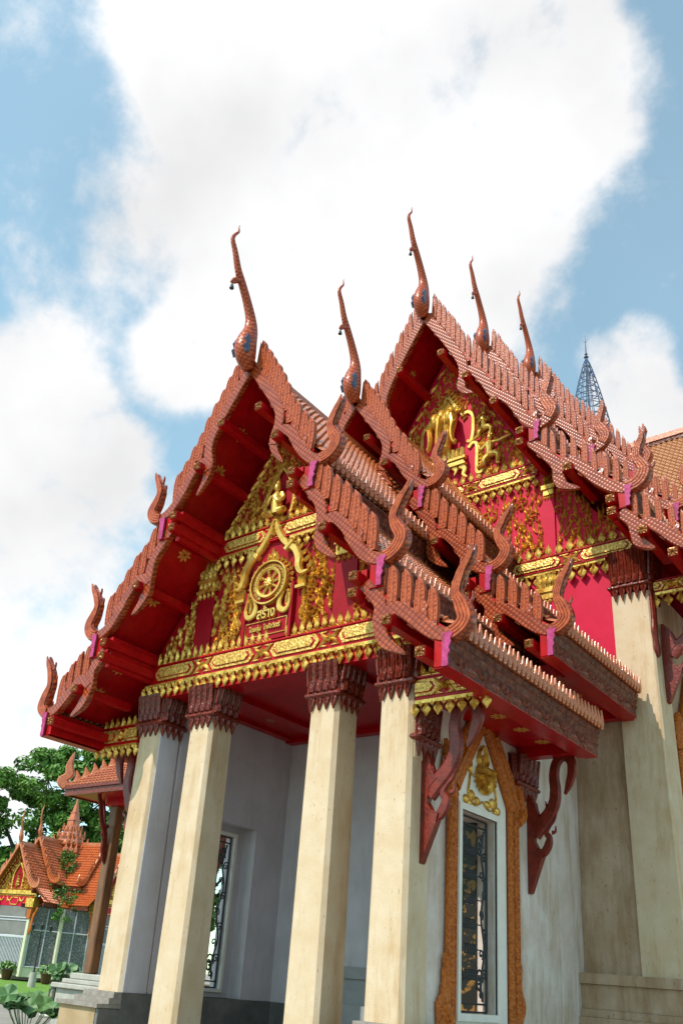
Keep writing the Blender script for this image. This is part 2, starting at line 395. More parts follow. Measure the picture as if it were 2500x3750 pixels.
def drips(g, P, x0, x1, z, hgt, pitch, base=-.005):
    n = max(1, int(round((x1 - x0) / pitch)))
    g.prism([(x0, z - .06), (x1, z - .06), (x1, z), (x0, z)], P, base - .03, base + .02)
    for i in range(n + 1):
        u = x0 + (x1 - x0) * i / n
        bud(g, P, u, z - hgt * .22, hgt * .78, pitch * .40, .05, base, -1)
        bud(g, P, u, z - hgt * .30, hgt * .42, pitch * .20, .07, base, -1)
        if i < n: bud(g, P, u + pitch / 2, z - .03, hgt * .3, pitch * .22, .035, base, -1)
def text_into(mb, body, P, u, v, size, depth, m=0, squeeze=1.):
    c = bpy.data.curves.new('lettering', 'FONT'); c.body = body; c.size = size; c.align_x = 'CENTER'; c.resolution_u = 3; c.offset = size * .02
    o = bpy.data.objects.new('lettering', c); COL.objects.link(o)
    dg = bpy.context.evaluated_depsgraph_get(); me = o.evaluated_get(dg).to_mesh()
    vs = [tuple(q.co) for q in me.vertices]; fs = [list(p.vertices) for p in me.polygons]
    edges = {}
    for f in fs:
        for i in range(len(f)):
            e = (f[i], f[(i + 1) % len(f)]); edges[tuple(sorted(e))] = edges.get(tuple(sorted(e)), 0) + 1
    n = len(vs)
    V = [P(u + x * squeeze, v + y, .0) for x, y, z in vs] + [P(u + x * squeeze, v + y, depth) for x, y, z in vs]
    F = [[i + n for i in f] for f in fs] + [(a, b, b + n, a + n) for (a, b), k in edges.items() if k == 1]
    mb.add(V, F, m)
    o.to_mesh_clear() if False else None
    bpy.data.objects.remove(o); bpy.data.curves.remove(c)
def flower(mb, P, u, v, r, n=8, h=.006, base=0.):
    for k in range(n):
        a = 2 * PI * k / n
        Q = (lambda a: lambda x, y, d: P(u + x * math.cos(a) - y * math.sin(a), v + x * math.sin(a) + y * math.cos(a), d))(a)
        mb.prism([(0, r * .30), (r * .2, r * .55), (r * .12, r * .8), (0, r), (-r * .12, r * .8), (-r * .2, r * .55)], Q, base, base + h)
    for k in range(n):
        a = 2 * PI * (k + .5) / n
        Q = (lambda a: lambda x, y, d: P(u + x * math.cos(a) - y * math.sin(a), v + x * math.sin(a) + y * math.cos(a), d))(a)
        mb.prism([(0, r * .12), (r * .09, r * .3), (0, r * .45), (-r * .09, r * .3)], Q, base, base + h)

# ------------------------------------------------------------------ roof kit
def tile_field(mb, x0, z0, x1, z1, y0, y1, tw=.155, row=.19, s=1):
    """glazed tiles on the slope from (x0,z0) at the top to (x1,z1) at the eave, y0..y1; s mirrors to the left"""
    L = math.hypot(x1 - x0, z1 - z0); nr = max(1, int(round(L / row))); nc = max(1, int(round((y1 - y0) / tw)))
    dx, dz = (x1 - x0) / L, (z1 - z0) / L; nx, nz = -dz, dx
    cw = (y1 - y0) / nc; prof = [(0, 0), (.16, .006), (.28, .040), (.5, .066), (.72, .040), (.84, .006)]
    ys = []
    for c in range(nc):
        for u, h in prof: ys.append((y0 + (c + u) * cw, h))
    ys.append((y1, 0)); n = len(ys); V = []; F = []
    for r in range(nr):
        for t, lift in ((r / nr, .0), ((r + 1) / nr, .055)):
            for y, h in ys:
                q = h + lift
                V.append((s * (x0 + dx * L * t + nx * q), y, z0 + dz * L * t + nz * q))
        o = r * 2 * n
        for i in range(n - 1):
            F.append((o + i, o + i + 1, o + n + i + 1, o + n + i))
            if r < nr - 1: F.append((o + n + i, o + n + i + 1, o + 2 * n + i + 1, o + 2 * n + i))
    o = (nr - 1) * 2 * n + n
    for i in range(n):
        y, h = ys[i]; V.append((s * (x1 + nx * -.03), y, z1 + nz * -.03))
    for i in range(n - 1): F.append((o + i, o + i + 1, o + n + i + 1, o + n + i))
    mb.add(V, F, 0, False)

def antefix_mesh():
    b = MB(); P = lambda u, v, n: (n, u, v)
    b.tube([(-.12, 0, .01), (.02, 0, -.012)], [.05, .056], 8)
    b.sweep([(0, -.02), (0, .06), (.0, .13), (0, .20), (0, .285)], [.036, .06, .048, .03, .004], P, -.035, .05)
    for s in (-1, 1): b.sweep([(s * .02, .0), (s * .06, .07), (s * .052, .14)], [.02, .024, .003], P, -.025, .035)
    return b
def fin_mesh(h=1.):
    """upright flame leaf (bai raka), local origin at its foot, leaning to +x; unit height"""
    b = MB(); P = lambda u, v, n: (u, -n, v)
    pth = cr([(0, -.08), (.015, .2), (.03, .5), (.025, .76), (-.015, .93), (-.07, 1.06)], 3)
    w = [.155, .175, .185, .19, .192, .19, .186, .178, .166, .15, .13, .105, .076, .05, .026, .004]
    b.sweep(pth, w[:len(pth)], P, -.13, .13, .16)
    k = len(pth) - 3
    b.sweep(pth[1:k], [.04] * (k - 3) + [.03, .01], P, .11, .175, .3)
    for s in (-1, 1):
        b.sweep([(x + s * w[i] * .86, z) for i, (x, z) in enumerate(pth[:k])], [.022] * k, P, .11, .165, .3)
        for i in range(8):
            t = 1 + i / 8. * (k - 3); q = int(t); f = t - q; x = pth[q][0] + (pth[q + 1][0] - pth[q][0]) * f; z = pth[q][1] + (pth[q + 1][1] - pth[q][1]) * f
            b.ell((x + s * w[q] * .52, z, .13), (.034, .04, .03), P, 0, 6, 4)
    return b
FIN = [None, None]; ANTE = [None]
FINM = {}
def get_fin(s):
    if s not in FINM:
        b = fin_mesh(); 
        if s < 0: b.v = [(-x, y, z) for x, y, z in b.v]
        me = bpy.data.meshes.new('fin'); me.from_pydata(b.v, [], b.f); me.update()
        import bmesh
        bm = bmesh.new(); bm.from_mesh(me); bmesh.ops.recalc_face_normals(bm, faces=bm.faces); bm.to_mesh(me); bm.free()
        me.polygons.foreach_set('use_smooth', [True] * len(me.polygons)); me.materials.append(M['fin']); me.set_sharp_from_angle(angle=R(40))
        FINM[s] = me
    return FINM[s]
def get_ante(s):
    k = 'a%d' % s
    if k not in FINM:
        b = antefix_mesh()
        if s < 0: b.v = [(-x, y, z) for x, y, z in b.v]
        me = bpy.data.meshes.new('antefix'); me.from_pydata(b.v, [], b.f); me.update()
        import bmesh
        bm = bmesh.new(); bm.from_mesh(me); bmesh.ops.recalc_face_normals(bm, faces=bm.faces); bm.to_mesh(me); bm.free()
        me.materials.append(M['antefix']); me.polygons.foreach_set('use_smooth', [True] * len(me.polygons)); me.set_sharp_from_angle(angle=R(40))
        FINM[k] = me
    return FINM[k]

def widths(n, w0, w1, kind):
    out = []
    for i in range(n):
        t = i / (n - 1)
        if kind == 'body': w = w0
        elif kind == 'tail': w = w0 if t < .72 else w0 * max(.02, 1 - (t - .72) / .28) ** .7
        elif kind == 'head':
            K = ((0, w0), (.44, w0), (.58, w1), (.66, w1 * .92), (.73, w1 * .62), (.82, w1 * .58), (.9, w1 * .42), (.96, w1 * .22), (1, .003))
            for (a, p), (b, q) in zip(K[:-1], K[1:]):
                if a <= t <= b: w = p + (q - p) * (t - a) / (b - a)
        out.append(w)
    return out
def naga(par, segs, fins, finh, yb, s, dz, thick=.22, w=.135, hw=.19, name='naga_bargeboard', bands=(), finw=.42):
    """one tier of the wavy naga bargeboard with its fins; s=-1 mirrors to the left"""
    b = MB(); P0 = front(yb); P = (lambda u, v, n: P0(s * u, v + dz, n))
    for si, (kind, pts) in enumerate(segs):
        q = cr(pts, 6)
        if kind == 'head':
            wd = widths(len(q), w, hw, 'head'); b.sweep(q, wd, P, -thick, 0, .16)
            i0 = int(len(q) * .48)
            for k in (-.62, -.2, .22, .64):       # the strands of the many-headed naga
                st = []
                for i in range(i0, len(q) - 1):
                    a = q[max(i - 1, 0)]; c = q[min(i + 1, len(q) - 1)]; tx, ty = c[0] - a[0], c[1] - a[1]; l = math.hypot(tx, ty) or 1
                    st.append((q[i][0] - ty / l * wd[i] * k, q[i][1] + tx / l * wd[i] * k))
                b.sweep(st, [max(.004, wd[i0 + i] * .2) for i in range(len(st))], P, -.02, .045, .3, 1)
            # little hooks up the back of the plume and the curled bird head inside the bend
            for t in (.66, .76, .86):
                i = int(len(q) * t); x, z = q[i]
                flamepts = [(x + .02, z - .02), (x + wd[i] * .9, z + .02), (x + wd[i] * 1.35, z + .1), (x + wd[i] * 1.3, z + .19)]
                b.sweep(cr(flamepts, 3), [.04 * (1 - .095 * k) for k in range(10)], P, -thick * .8, -.03, .3)
                flamepts = [(x - .02, z - .02), (x - wd[i] * .9, z + .02), (x - wd[i] * 1.25, z + .1), (x - wd[i] * 1.15, z + .17)]
                b.sweep(cr(flamepts, 3), [.035 * (1 - .095 * k) for k in range(10)], P, -thick * .8, -.03, .3)
            i = int(len(q) * .36); x, z = q[i]
            b.sweep(cr([(x + .1, z + .05), (x - .02, z + .13), (x - .07, z + .27), (x - .03, z + .38), (x - .09, z + .50)], 4), [.03, .035, .04, .05, .055, .06, .065, .07, .075, .07, .06, .05, .04, .03, .02, .01, .004], P, -thick * .7, .01, .3)
        else:
            wd = widths(len(q), w, w, kind); b.sweep(q, wd, P, -thick + .012 + .005 * si, -.014 - .007 * si, .14)
    for (x, z, ang) in bands:
        for o in (-.045, .0, .045):
            cx, cz = x + math.cos(ang) * o, z + math.sin(ang) * o; nx, nz = -math.sin(ang), math.cos(ang)
            b.sweep([(cx - nx * w * 1.12, cz - nz * w * 1.12), (cx + nx * w * 1.12, cz + nz * w * 1.12)], [.02, .02], P, -thick - .02, .022, .3)
    o = build(name, b, ['naga', 'fin'], par)
    me = get_fin(s); off = world_of(par)
    for (x, z) in fins:
        f = bpy.data.objects.new('fin', me); COL.objects.link(f); f.parent = o
        f.location = Vector((s * x, yb + thick * .5, z + dz)) - off
        k = finh * random.uniform(.96, 1.04); f.rotation_euler = (0, random.uniform(-.035, .035), 0); f.scale = (k * finw * random.uniform(.93, 1.06), k * (.2 + finw * .45), k)
    return o
def chofa(par, y, z, size=1., lean=None):
    """horn-like roof finial with blue glass eye and a bell under its beak; base at (0,y,z)"""
    b = MB()
    pr = [(0, 0, .11), (-.10, .18, .2), (-.16, .40, .235), (-.13, .68, .205), (-.08, .95, .155), (-.12, 1.22, .118), (-.28, 1.55, .098), (-.50, 1.9, .088), (-.66, 2.15, .076), (-.80, 2.5, .062), (-.92, 2.75, .048), (-.88, 2.92, .032), (-.79, 3.08, .024), (-.80, 3.2, .012), (-.78, 3.28, .003)]
    q = cr(pr, 4)
    b.tube([(0, y + a * size, z + c * size) for a, c, r in q], [r * size * 1.06 for a, c, r in q], 12, 0, .86)
    # beak
    k = cr([(-.48, 1.98, .075), (-.66, 1.86, .07), (-.76, 1.74, .05), (-.82, 1.68, .006)], 3)
    b.tube([(0, y + a * size, z + c * size) for a, c, r in k], [r * size for a, c, r in k], 8, 0, .7)
    for (a, c, r) in ((-.63, 2.10, .088), (-.60, 2.04, .092)):
        b.tube([(0, y + a * size, z + (c - .03) * size), (0, y + (a - .012) * size, z + (c + .03) * size)], [r * size] * 2, 10, 0, .7)
    o = build('roof_finial', b, 'chofa', par)
    for s in (-1, 1):
        e = MB()
        P = (lambda u, v, n: (s * n, y + u * size, z + v * size))
        e.prism([(-.36, .34), (-.28, .20), (-.20, .32), (-.13, .44), (-.22, .50), (-.29, .66), (-.35, .52), (-.31, .44)], P, .05, .195 * size)
        build('glass_eye', e, 'blueglass', o)
    e = MB(); cy, cz = y - .76 * size, z + 1.62 * size
    e.lathe([(.004, .10), (.012, .05), (.03, .03), (.042, -.03), (.05, -.06), (.03, -.062)], 10, (0, cy, cz))
    build('bell', e, 'bell', o)
    return o

def roof_section(par, T, yb, dz, ye, yw, sides=(1, -1), fins=True, left_tiers=(0, 1, 2), purl_to=None, ante='one', tile=.155, soffit_flat=None, name='roof'):
    """one stepped roof: tile slopes, soffits, eave boards, purlins and naga bargeboards"""
    off = world_of(par)
    for s in sides:
        for ti, t in enumerate(T['tiers']):
            (x0, z0), (x1, z1) = t['slope']; d, zb = t['block']
            y1 = ye[ti]
            b = MB(); tile_field(b, x0, z0 + dz, x1, z1 + dz, yb + .12, y1, tile, .19, s)
            build('tile_slope', b, 'tile', par)
            # soffit boards under the slope
            b = MB(); L = math.hypot(x1 - x0, z1 - z0); nx, nz = (z1 - z0) / L, -(x1 - x0) / L
            k = .10; xe = d + .01; te = (xe - x0) / (x1 - x0)
            q = [(x0 + nx * k, z0 + nz * k), (x0 + (x1 - x0) * te + nx * k, z0 + (z1 - z0) * te + nz * k),
                 (x0 + (x1 - x0) * te + nx * (k - .06), z0 + (z1 - z0) * te + nz * (k - .06)), (x0 + nx * (k - .06), z0 + nz * (k - .06))]
            b.prism([(s * u, v + dz) for u, v in q], lambda u, v, n: (u, n, v), yb + .06, y1 - .02)
            so = build('soffit', b, 'red', par)
            if t.get('flowers'):
                for (fx, fy) in t['flowers']:
                    g = MB()
                    tt = (fx - x0) / (x1 - x0); cx, cz = x0 + (x1 - x0) * tt + nx * (k + .004), z0 + (z1 - z0) * tt + nz * (k + .004)
                    ux, uz = (x1 - x0) / L, (z1 - z0) / L
                    P = (lambda u, v, n: (s * (cx + ux * u + nx * n), yb + fy + v, cz + uz * u + nz * n + dz))
                    flower(g, P, 0, 0, .17)
                    build('stencilled_flower', g, 'stencil', so)
            # eave board with its pink end
            b = MB()
            pf = [(d, zb), (d + .085, zb), (d + .10, zb + .03), (d + .088, zb + .16), (d + .125, zb + .22), (d + .10, zb + .27), (d + .14, zb + .36), (d + .125, zb + .40), (d + .165, zb + .47), (d + .16, zb + .50), (d, zb + .50)]
            b.prism([(s * u, v + dz) for u, v in pf], lambda u, v, n: (u, n, v), yb - .02, y1)
            fo = build('eave_board', b, 'fascia', par)
            if T.get('carve') and s > 0:
                b = MB(); P = rightp(d + .088)
                yy = yb + .3; k = 0
                while yy < y1 - .25:
                    zc = zb + dz + .105
                    if k % 2:
                        b.ell((yy, zc, 0), (.15, .075, .035), P, 0, 14, 6); b.ell((yy, zc, .02), (.09, .045, .03), P, 0, 12, 6)
                    else:
                        for q in range(5): flame(b, P, yy, zc, q * 1.256, .16, .035, .9, .035, 0, 5)
                        for q in (-1, 1): flame(b, P, yy + q * .06, zc, PI / 2 - q * 1.2, .2, .04, q * 1.2, .035, 0, 5)
                    yy += .36; k += 1
                for zz in (.0, .20): b.sweep([(yb + .02, zb + dz + .01 + zz), (y1 - .02, zb + dz + .01 + zz)], [.012, .012], P, -.03, .022, .3, 0, False)
                build('carved_medallions', b, 'medallion', fo)
            b = MB(); b.prism([(s * u, v + dz) for u, v in pf], lambda u, v, n: (u, n, v), yb - .045, yb - .021)
            build('end_cap', b, 'pink', fo)
            b = MB(); xa, xb = sorted((s * (d - .16), s * (d - .004))); b.box(xa, xb, yb + .02, y1 - .01, zb + dz + .03, zb + dz + .49)
            build('eave_beam', b, 'red', par)
            b = MB(); xa, xb = sorted((s * (d - .15), s * (d + .108))); b.box(xa, xb, yb - .015, y1 - .005, zb + dz - .012, zb + dz - .003)
            build('eave_underside', b, 'red', par)
            # antefixes along the eave
            n = max(1, int(round((y1 - yb - .12) / tile))); ax, az = x1 + .02, z1 + dz + .005
            if ante == 'one' and s > 0:
                me = get_ante(s)
                for i in range(n):
                    a = bpy.data.objects.new('antefix', me); COL.objects.link(a); a.parent = fo
                    a.location = Vector((s * ax, yb + .12 + (i + .5) * (y1 - yb - .12) / n, az)) - off
                    a.scale = (1, 1, random.uniform(.88, 1.08)); a.rotation_euler = (random.uniform(-.06, .06), 0, 0)
            else:
                src = antefix_mesh(); b = MB()
                for i in range(n):
                    yy = yb + .12 + (i + .5) * (y1 - yb - .12) / n
                    b.add([(s * (ax + x), yy + y, az + z) for x, y, z in src.v], src.f, 0, True)
                a = build('antefix_row', b, 'antefix', fo); a['kind'] = 'stuff'
            if s > 0 or ti in left_tiers:
                naga(par, t['naga'], t['fins'] if fins else [], t['finh'], yb, s, dz, T['thick'], T['w'], T['hw'], bands=t.get('bands', ()), finw=T['finw'])
        for (px, pz) in T['purlins']:
            a = T['pw'] / 2; xa, xb = sorted((s * (px - a), s * (px + a)))
            b = MB(); b.bbox(xa, xb, yb - .12, purl_to or yw, pz - a + dz, pz + a + dz, .012)
            o = build('purlin', b, 'red', par)
            g = MB(); Q = front(yb - .121)
            g.prism([(xa + .012, pz - a + dz + .012), (xb - .012, pz - a + dz + .012), (xb - .012, pz + a + dz - .012), (xa + .012, pz + a + dz - .012)], Q, 0, .014)
            for k in range(8):
                an = k * PI / 4
                bud(g, (lambda an, cx, cz: lambda u, v, n: Q(cx + u * math.cos(an) - v * math.sin(an), cz + u * math.sin(an) + v * math.cos(an), n))(an, s * px, pz + dz), 0, .01, a * (1.15 if k % 2 else .85), a * .26, .03, .012)
            build('gilded_end', g, 'goldbrown', o)
        for (px, za, zc) in T['steps']:
            xa, xb = sorted((s * (px - .05), s * (px + .06)))
            b = MB(); b.box(xa, xb, yb + .10, (purl_to or yw) - .004, za + dz, zc + dz); build('step_beam', b, 'red', par)
    # ridge cap
    (x0, z0) = T['tiers'][0]['slope'][0]
    b = MB(); b.prism([(-.16, z0 + dz - .08), (.16, z0 + dz - .08), (.13, z0 + dz + .12), (.07, z0 + dz + .17), (-.07, z0 + dz + .17), (-.13, z0 + dz + .12)], lambda u, v, n: (u, n, v), yb + .25, ye[0])
    build('ridge_cap', b, 'antefix', par)

def capital(par, x0, x1, y0, y1, zr, zt, flare=.07, faces=('f', 'r', 'l'), tips=.24, name='capital', lobes=4, m='capital'):
    """carved lotus capital: upright petals, a collar and hanging petals; shaft is x0..x1, y0..y1"""
    b = MB(); F = []
    if 'f' in faces: F.append((lambda u, v, n: (x0 + u, y0 - n, v), x1 - x0))
    if 'r' in faces: F.append((lambda u, v, n: (x1 + n, y0 + u, v), y1 - y0))
    if 'l' in faces: F.append((lambda u, v, n: (x0 - n, y0 + u, v), y1 - y0))
    b.bbox(x0 - .02, x1 + .02, y0 - .02, y1 + .02, zr + .02, zt, .02)
    hh = zt - zr
    for P, wdt in F:
        k = wdt / lobes
        for i in range(lobes):
            u = (i + .5) * k
            pts = [(u, zr + .05), (u, zr + .12), (u, zr + .2), (u, zr + .3), (u, zr + hh * .7), (u, zt)]
            def Q(a, v, n, P=P): 
                t = max(0., (v - zr) / hh); return P(a, v, n + flare * t * t)
            b.strip(pts, [k * .40, k * .47, k * .44, k * .40, k * .40, k * .44], Q, .07, .02, 0, .5)
            b.strip([(u, zr + .06), (u, zr + .16), (u, zr + .27)], [k * .42, k * .36, .004], Q, .10, .02, 0, .6)
            b.strip([(u, zr + .28), (u, zt)], [k * .12, k * .12], Q, .09, .02, 0, .7)
        for i in range(lobes + 1):
            u = i * k; b.strip([(u, zr + .2), (u, zt)], [k * .09, k * .1], Q, .05, .02, 0, .8)
    o = build(name, b, m, par)
    b = MB(); b.bbox(x0 - .085, x1 + .085, y0 - .085, y1 + .085, zr - .045, zr + .06, .035)
    build('collar', b, m, o)
    b = MB()
    for P, wdt in F:
        k = wdt / lobes
        for i in range(lobes):
            u = (i + .5) * k
            b.strip([(u, zr - .03), (u, zr - .09), (u, zr - .15), (u, zr - .03 - tips)], [k * .46, k * .46, k * .36, .004], P, .06, .005, 0, .5)
            b.strip([(u, zr - .04), (u, zr - .10), (u, zr - .04 - tips * .6)], [k * .2, k * .2, .004], P, .085, .005, 0, .6)
    build('hanging_petals', b, m, o)
    return o
# ================================================================== PORCH
PO = thing('temple_porch', 'open front porch of the temple with four cream columns under a red and gold gable', 'porch', (0, 0, -1.2))
TP = dict(thick=.16, w=.115, hw=.132, pw=.17, finw=.78, carve=True, steps=[(1.56, 8.36, 9.02), (3.12, 5.92, 6.56)],
    purlins=[(.50, 10.66), (1.03, 9.81), (1.54, 8.83), (1.54, 8.56), (2.36, 7.47), (3.08, 6.37), (3.08, 6.08), (3.75, 5.49), (4.35, 4.88)],
    tiers=[
    dict(slope=((.02, 12.0), (2.06, 9.06)), block=(1.89, 8.43), finh=.66,
         naga=[('tail', [(0.0, 11.97), (.44, 11.31), (.88, 10.60), (.95, 10.22), (.87, 9.86), (.93, 9.55), (1.14, 9.25)]),
               ('head', [(.86, 9.72), (.94, 9.92), (1.12, 9.97), (1.33, 9.80), (1.54, 9.43), (1.80, 9.12), (2.06, 8.98), (2.30, 9.04), (2.41, 9.24), (2.30, 9.46), (2.25, 9.66), (2.33, 9.88), (2.42, 10.05), (2.47, 10.2)])],
         bands=[(.42, 11.34, -.98), (.80, 10.74, -1.0), (1.38, 9.73, -.95)],
         fins=[(.24, 11.84), (.42, 11.55), (.57, 11.31), (.73, 11.04), (.89, 10.78), (1.05, 10.48), (1.21, 10.16), (1.38, 9.86), (1.56, 9.58), (1.74, 9.35)],
         flowers=[(.77, .62), (1.28, .62)]),
    dict(slope=((1.66, 8.78), (3.52, 6.62)), block=(3.46, 6.15), finh=.66,
         naga=[('tail', [(1.66, 8.72), (2.12, 8.10), (2.2, 7.66), (2.2, 7.34), (2.32, 7.12), (2.56, 6.92)]),
               ('head', [(2.2, 7.5), (2.3, 7.64), (2.5, 7.67), (2.76, 7.40), (2.95, 7.08), (3.2, 6.77), (3.5, 6.64), (3.75, 6.72), (3.86, 6.94), (3.74, 7.18), (3.70, 7.36), (3.80, 7.58), (3.92, 7.76), (4.0, 7.93)])],
         bands=[(1.98, 8.30, -.95), (2.86, 7.24, -1.05)],
         fins=[(2.02, 8.44), (2.24, 8.17), (2.45, 7.87), (2.67, 7.68), (2.88, 7.40), (3.08, 7.10), (3.28, 6.90)],
         flowers=[(1.97, .62), (2.72, .62)]),
    dict(slope=((3.12, 6.38), (4.86, 5.17)), block=(4.66, 4.63), finh=.62,
         naga=[('tail', [(3.2, 6.26), (3.5, 5.88), (3.5, 5.58), (3.58, 5.30), (3.72, 5.14), (3.98, 4.98)]),
               ('head', [(3.52, 5.54), (3.64, 5.68), (3.82, 5.72), (4.05, 5.56), (4.28, 5.35), (4.55, 5.17), (4.8, 5.14), (4.98, 5.30), (4.92, 5.55), (4.84, 5.76), (4.92, 6.05), (5.05, 6.27), (5.13, 6.46)])],
         bands=[(3.36, 6.06, -.9), (4.15, 5.47, -.75)],
         fins=[(3.48, 6.05), (3.72, 5.86), (3.97, 5.74), (4.20, 5.55), (4.43, 5.32)],
         flowers=[(3.43, .62), (4.06, .62)])])
YA, YB, DZ = -1.26, 2.28, 1.37
roof_section(PO, TP, YA, 0., (3.6, 4.06, 4.06), .05)
roof_section(PO, TP, YB, DZ, (6.55, 6.5, 6.3), 3.6, left_tiers=(0,))
chofa(PO, -1.30, 11.80)
chofa(PO, YB - .02, 13.25, .99)

# ---- columns
def shaft(b, xc, z0, z1, w0, w1, y0=.05):
    def ring(z, w):
        c = .055; yc = y0 + .33; o = []
        for sx, sy in ((-1, -1), (1, -1), (1, 1), (-1, 1)):
            p = [(sx * w, sy * (w - c - .012)), (sx * (w - .012), sy * (w - c)), (sx * (w - c), sy * (w - .012)), (sx * (w - c - .012), sy * w)]
            if sx * sy > 0: pass
            else: p = p[::-1]
            if (sx, sy) in ((-1, -1), (1, 1)): p = p
            o += [(xc + a, yc + d, z) for a, d in p]
        return o
    v = ring(z0, w0) + ring(z1, w1); n = 16
    import itertools
    # order the ring by angle so that it never crosses itself
    def srt(r):
        cx = sum(p[0] for p in r) / n; cy = sum(p[1] for p in r) / n
        return sorted(r, key=lambda p: math.atan2(p[1] - cy, p[0] - cx))
    rings = []
    K = 10
    for k in range(K + 1):
        t = k / K; rings += srt(ring(z0 + (z1 - z0) * t, w0 + (w1 - w0) * t))
    f = [tuple(range(n - 1, -1, -1)), tuple(range(K * n, K * n + n))]
    for k in range(K):
        for i in range(n):
            j = (i + 1) % n; f.append((k * n + i, k * n + j, k * n + n + j, k * n + n + i))
    b.add(rings, f)
for xc, zb in ((-3.0, 0.0), (-1.51, -.9), (1.51, -.9), (3.0, 0.0)):
    b = MB(); shaft(b, xc, zb, 5.06, .343 if zb == 0 else .35, .312)
    if xc == -3.0:      # the corner column is plastered flush with the porch wall on its inner side
        for i, fc in enumerate(b.f):
            if len(fc) == 4 and min(b.v[k][0] for k in fc) > xc + .29: b.mi[i] = 1
    o = build('column', b, ['cream', 'inner'], PO)
    fc = ('f', 'r', 'l')
    capital(o, xc - .315, xc + .315, .06, .70, 5.05, 5.64, faces=fc)
# ---- beam over the columns
b = MB(); b.box(-3.42, 3.42, .17, .66, 5.60, 6.28); b.box(-3.30, 3.30, .02, .165, 5.56, 5.86)
build('lintel_beam', b, 'red', PO)

# ---- gable
b = MB(); b.prism([(-3.25, 6.2), (3.25, 6.2), (2.9, 6.9), (1.72, 8.5), (1.5, 9.1), (0, 11.7), (-1.5, 9.1), (-1.72, 8.5), (-2.9, 6.9)], lambda u, v, n: (u, n, v), .10, .2)
GA = build('gable', b, 'tympred', PO)
PG = front(.10)
fo, g, gt, P = frieze(GA, -3.08, 3.08, 5.87, 6.29, 0., 1.59, .16)
def emblem_gap(u): return -.64 < u < .5 and (abs(u + .30) > .37)
spikes(g, front(0.02), -2.98, 2.98, 6.29, .30, .175, base=-.04, skip=lambda u: 0.12 < u < .42 or -.15 < u < .0)
drips(g, front(-.02), -3.25, 3.25, 5.87, .33, .199)
build('gilding', g, 'gold', fo); build('stippled_lozenges', gt, 'goldtex', fo)
fo, g, gt, P = frieze(GA, -1.56, 1.56, 8.47, 8.84, .0, 1.62, .1, name='frieze')
spikes(g, front(0.02), -1.45, 1.45, 8.84, .31, .19, base=-.04)
for s in (-1, 1): drips(g, front(-.01), *sorted((s * .42, s * 1.5)), 8.47, .32, .2)
build('gilding', g, 'gold', fo); build('stippled_lozenges', gt, 'goldtex', fo)
# gable pilasters
for s in (-1, 1):
    b = MB(); xa, xb = sorted((s * 1.56, s * 2.05)); b.box(xa, xb, .06, .105, 6.32, 8.45); o = build('gable_pilaster', b, 'tympred', GA)
    b = MB(); P = front(.058)
    for (za, zb_, w) in ((7.98, 8.06, .03), (7.74, 7.80, .03)):
        b.prism([(xa - w, za), (xb + w, za), (xb + w, zb_), (xa - w, zb_)], P, 0, .06)
    for i in range(4):
        u = xa + (i + .5) * (xb - xa) / 4
        b.strip([(u, 8.06), (u, 8.2), (u, 8.42)], [.05, .05, .055], P, .075, .002, 0, .5)
        bud(b, P, u, 8.06, .2, .058, .10); bud(b, P, u, 7.98, .17, .055, .06, 0, -1); bud(b, P, u, 7.74, .14, .05, .05, 0, -1)
    b.prism([(xa, 7.80), (xb, 7.80), (xb, 7.98), (xa, 7.98)], P, .0, .03)
    build('gilding', b, 'gold', o)
# scrollwork
for s in (1, -1):
    Q = PG if s > 0 else mir(PG)
    b = MB(); scrollwork(b, Q, [(2.10, 6.55), (2.9, 6.55), (2.10, 7.80)], .15, .29, .037, .06, seed=3); build('gold_scrollwork', b, 'gold', GA)
    b = MB(); scrollwork(b, Q, [(.80, 6.5), (1.53, 6.5), (1.53, 8.2), (1.0, 8.25), (.80, 7.55)], .165, .32, .038, .065, seed=5); build('gold_scrollwork', b, 'gold', GA)
    b = MB(); scrollwork(b, Q, [(.02, 11.15), (.02, 9.0), (1.5, 9.0), (.6, 10.3)], .15, .28, .035, .06, seed=9, avoid=lambda u, v: (u / .40) ** 2 + ((v - 9.5) / .75) ** 2 < 1)
    for i in range(9):
        t = i / 9; flame(b, Q, 1.5 - 1.38 * t, 9.0 + 2.1 * t, PI / 2 + .5, .34, .055, .8, .06)
    build('gold_scrollwork', b, 'gold', GA)
# deity niche
b = MB(); Q = front(.06)
for s in (1, -1):
    b.sweep(cr([(0, 10.22), (s * .16, 9.98), (s * .22, 9.86), (s * .34, 9.62), (s * .36, 9.32), (s * .30, 9.02)], 4), [.03] * 21, Q, -.04, .06)
    for i in range(11):
        t = i / 11; u = s * (.06 + .34 * min(1, t * 1.6)); bud(b, Q, u + s * .02, 10.2 - 1.15 * t, .16, .04, .05)
build('deity_niche', b, 'goldflat', GA)
b = MB()
b.tube([(0, .0, 9.1), (0, -.04, 9.22), (0, -.06, 9.44), (0, -.05, 9.56)], [.15, .12, .125, .05], 12, flat=1)
b.ell((0, -.07, 9.66), (.075, .075, .095)); b.tube([(0, -.06, 9.73), (0, -.05, 9.79), (0, -.05, 9.96)], [.065, .045, .006], 10)
for s in (-1, 1):
    b.tube(cr([(s * .13, -.06, 9.50), (s * .20, -.09, 9.36), (s * .13, -.17, 9.28), (s * .03, -.19, 9.40)], 4), [.05, .046, .04, .034, .02], 8)
    b.tube(cr([(s * .08, -.04, 9.12), (s * .24, -.1, 9.08), (s * .14, -.18, 9.03)], 4), [.085, .075, .06], 8)
build('deity_figure', b, 'goldflat', GA)
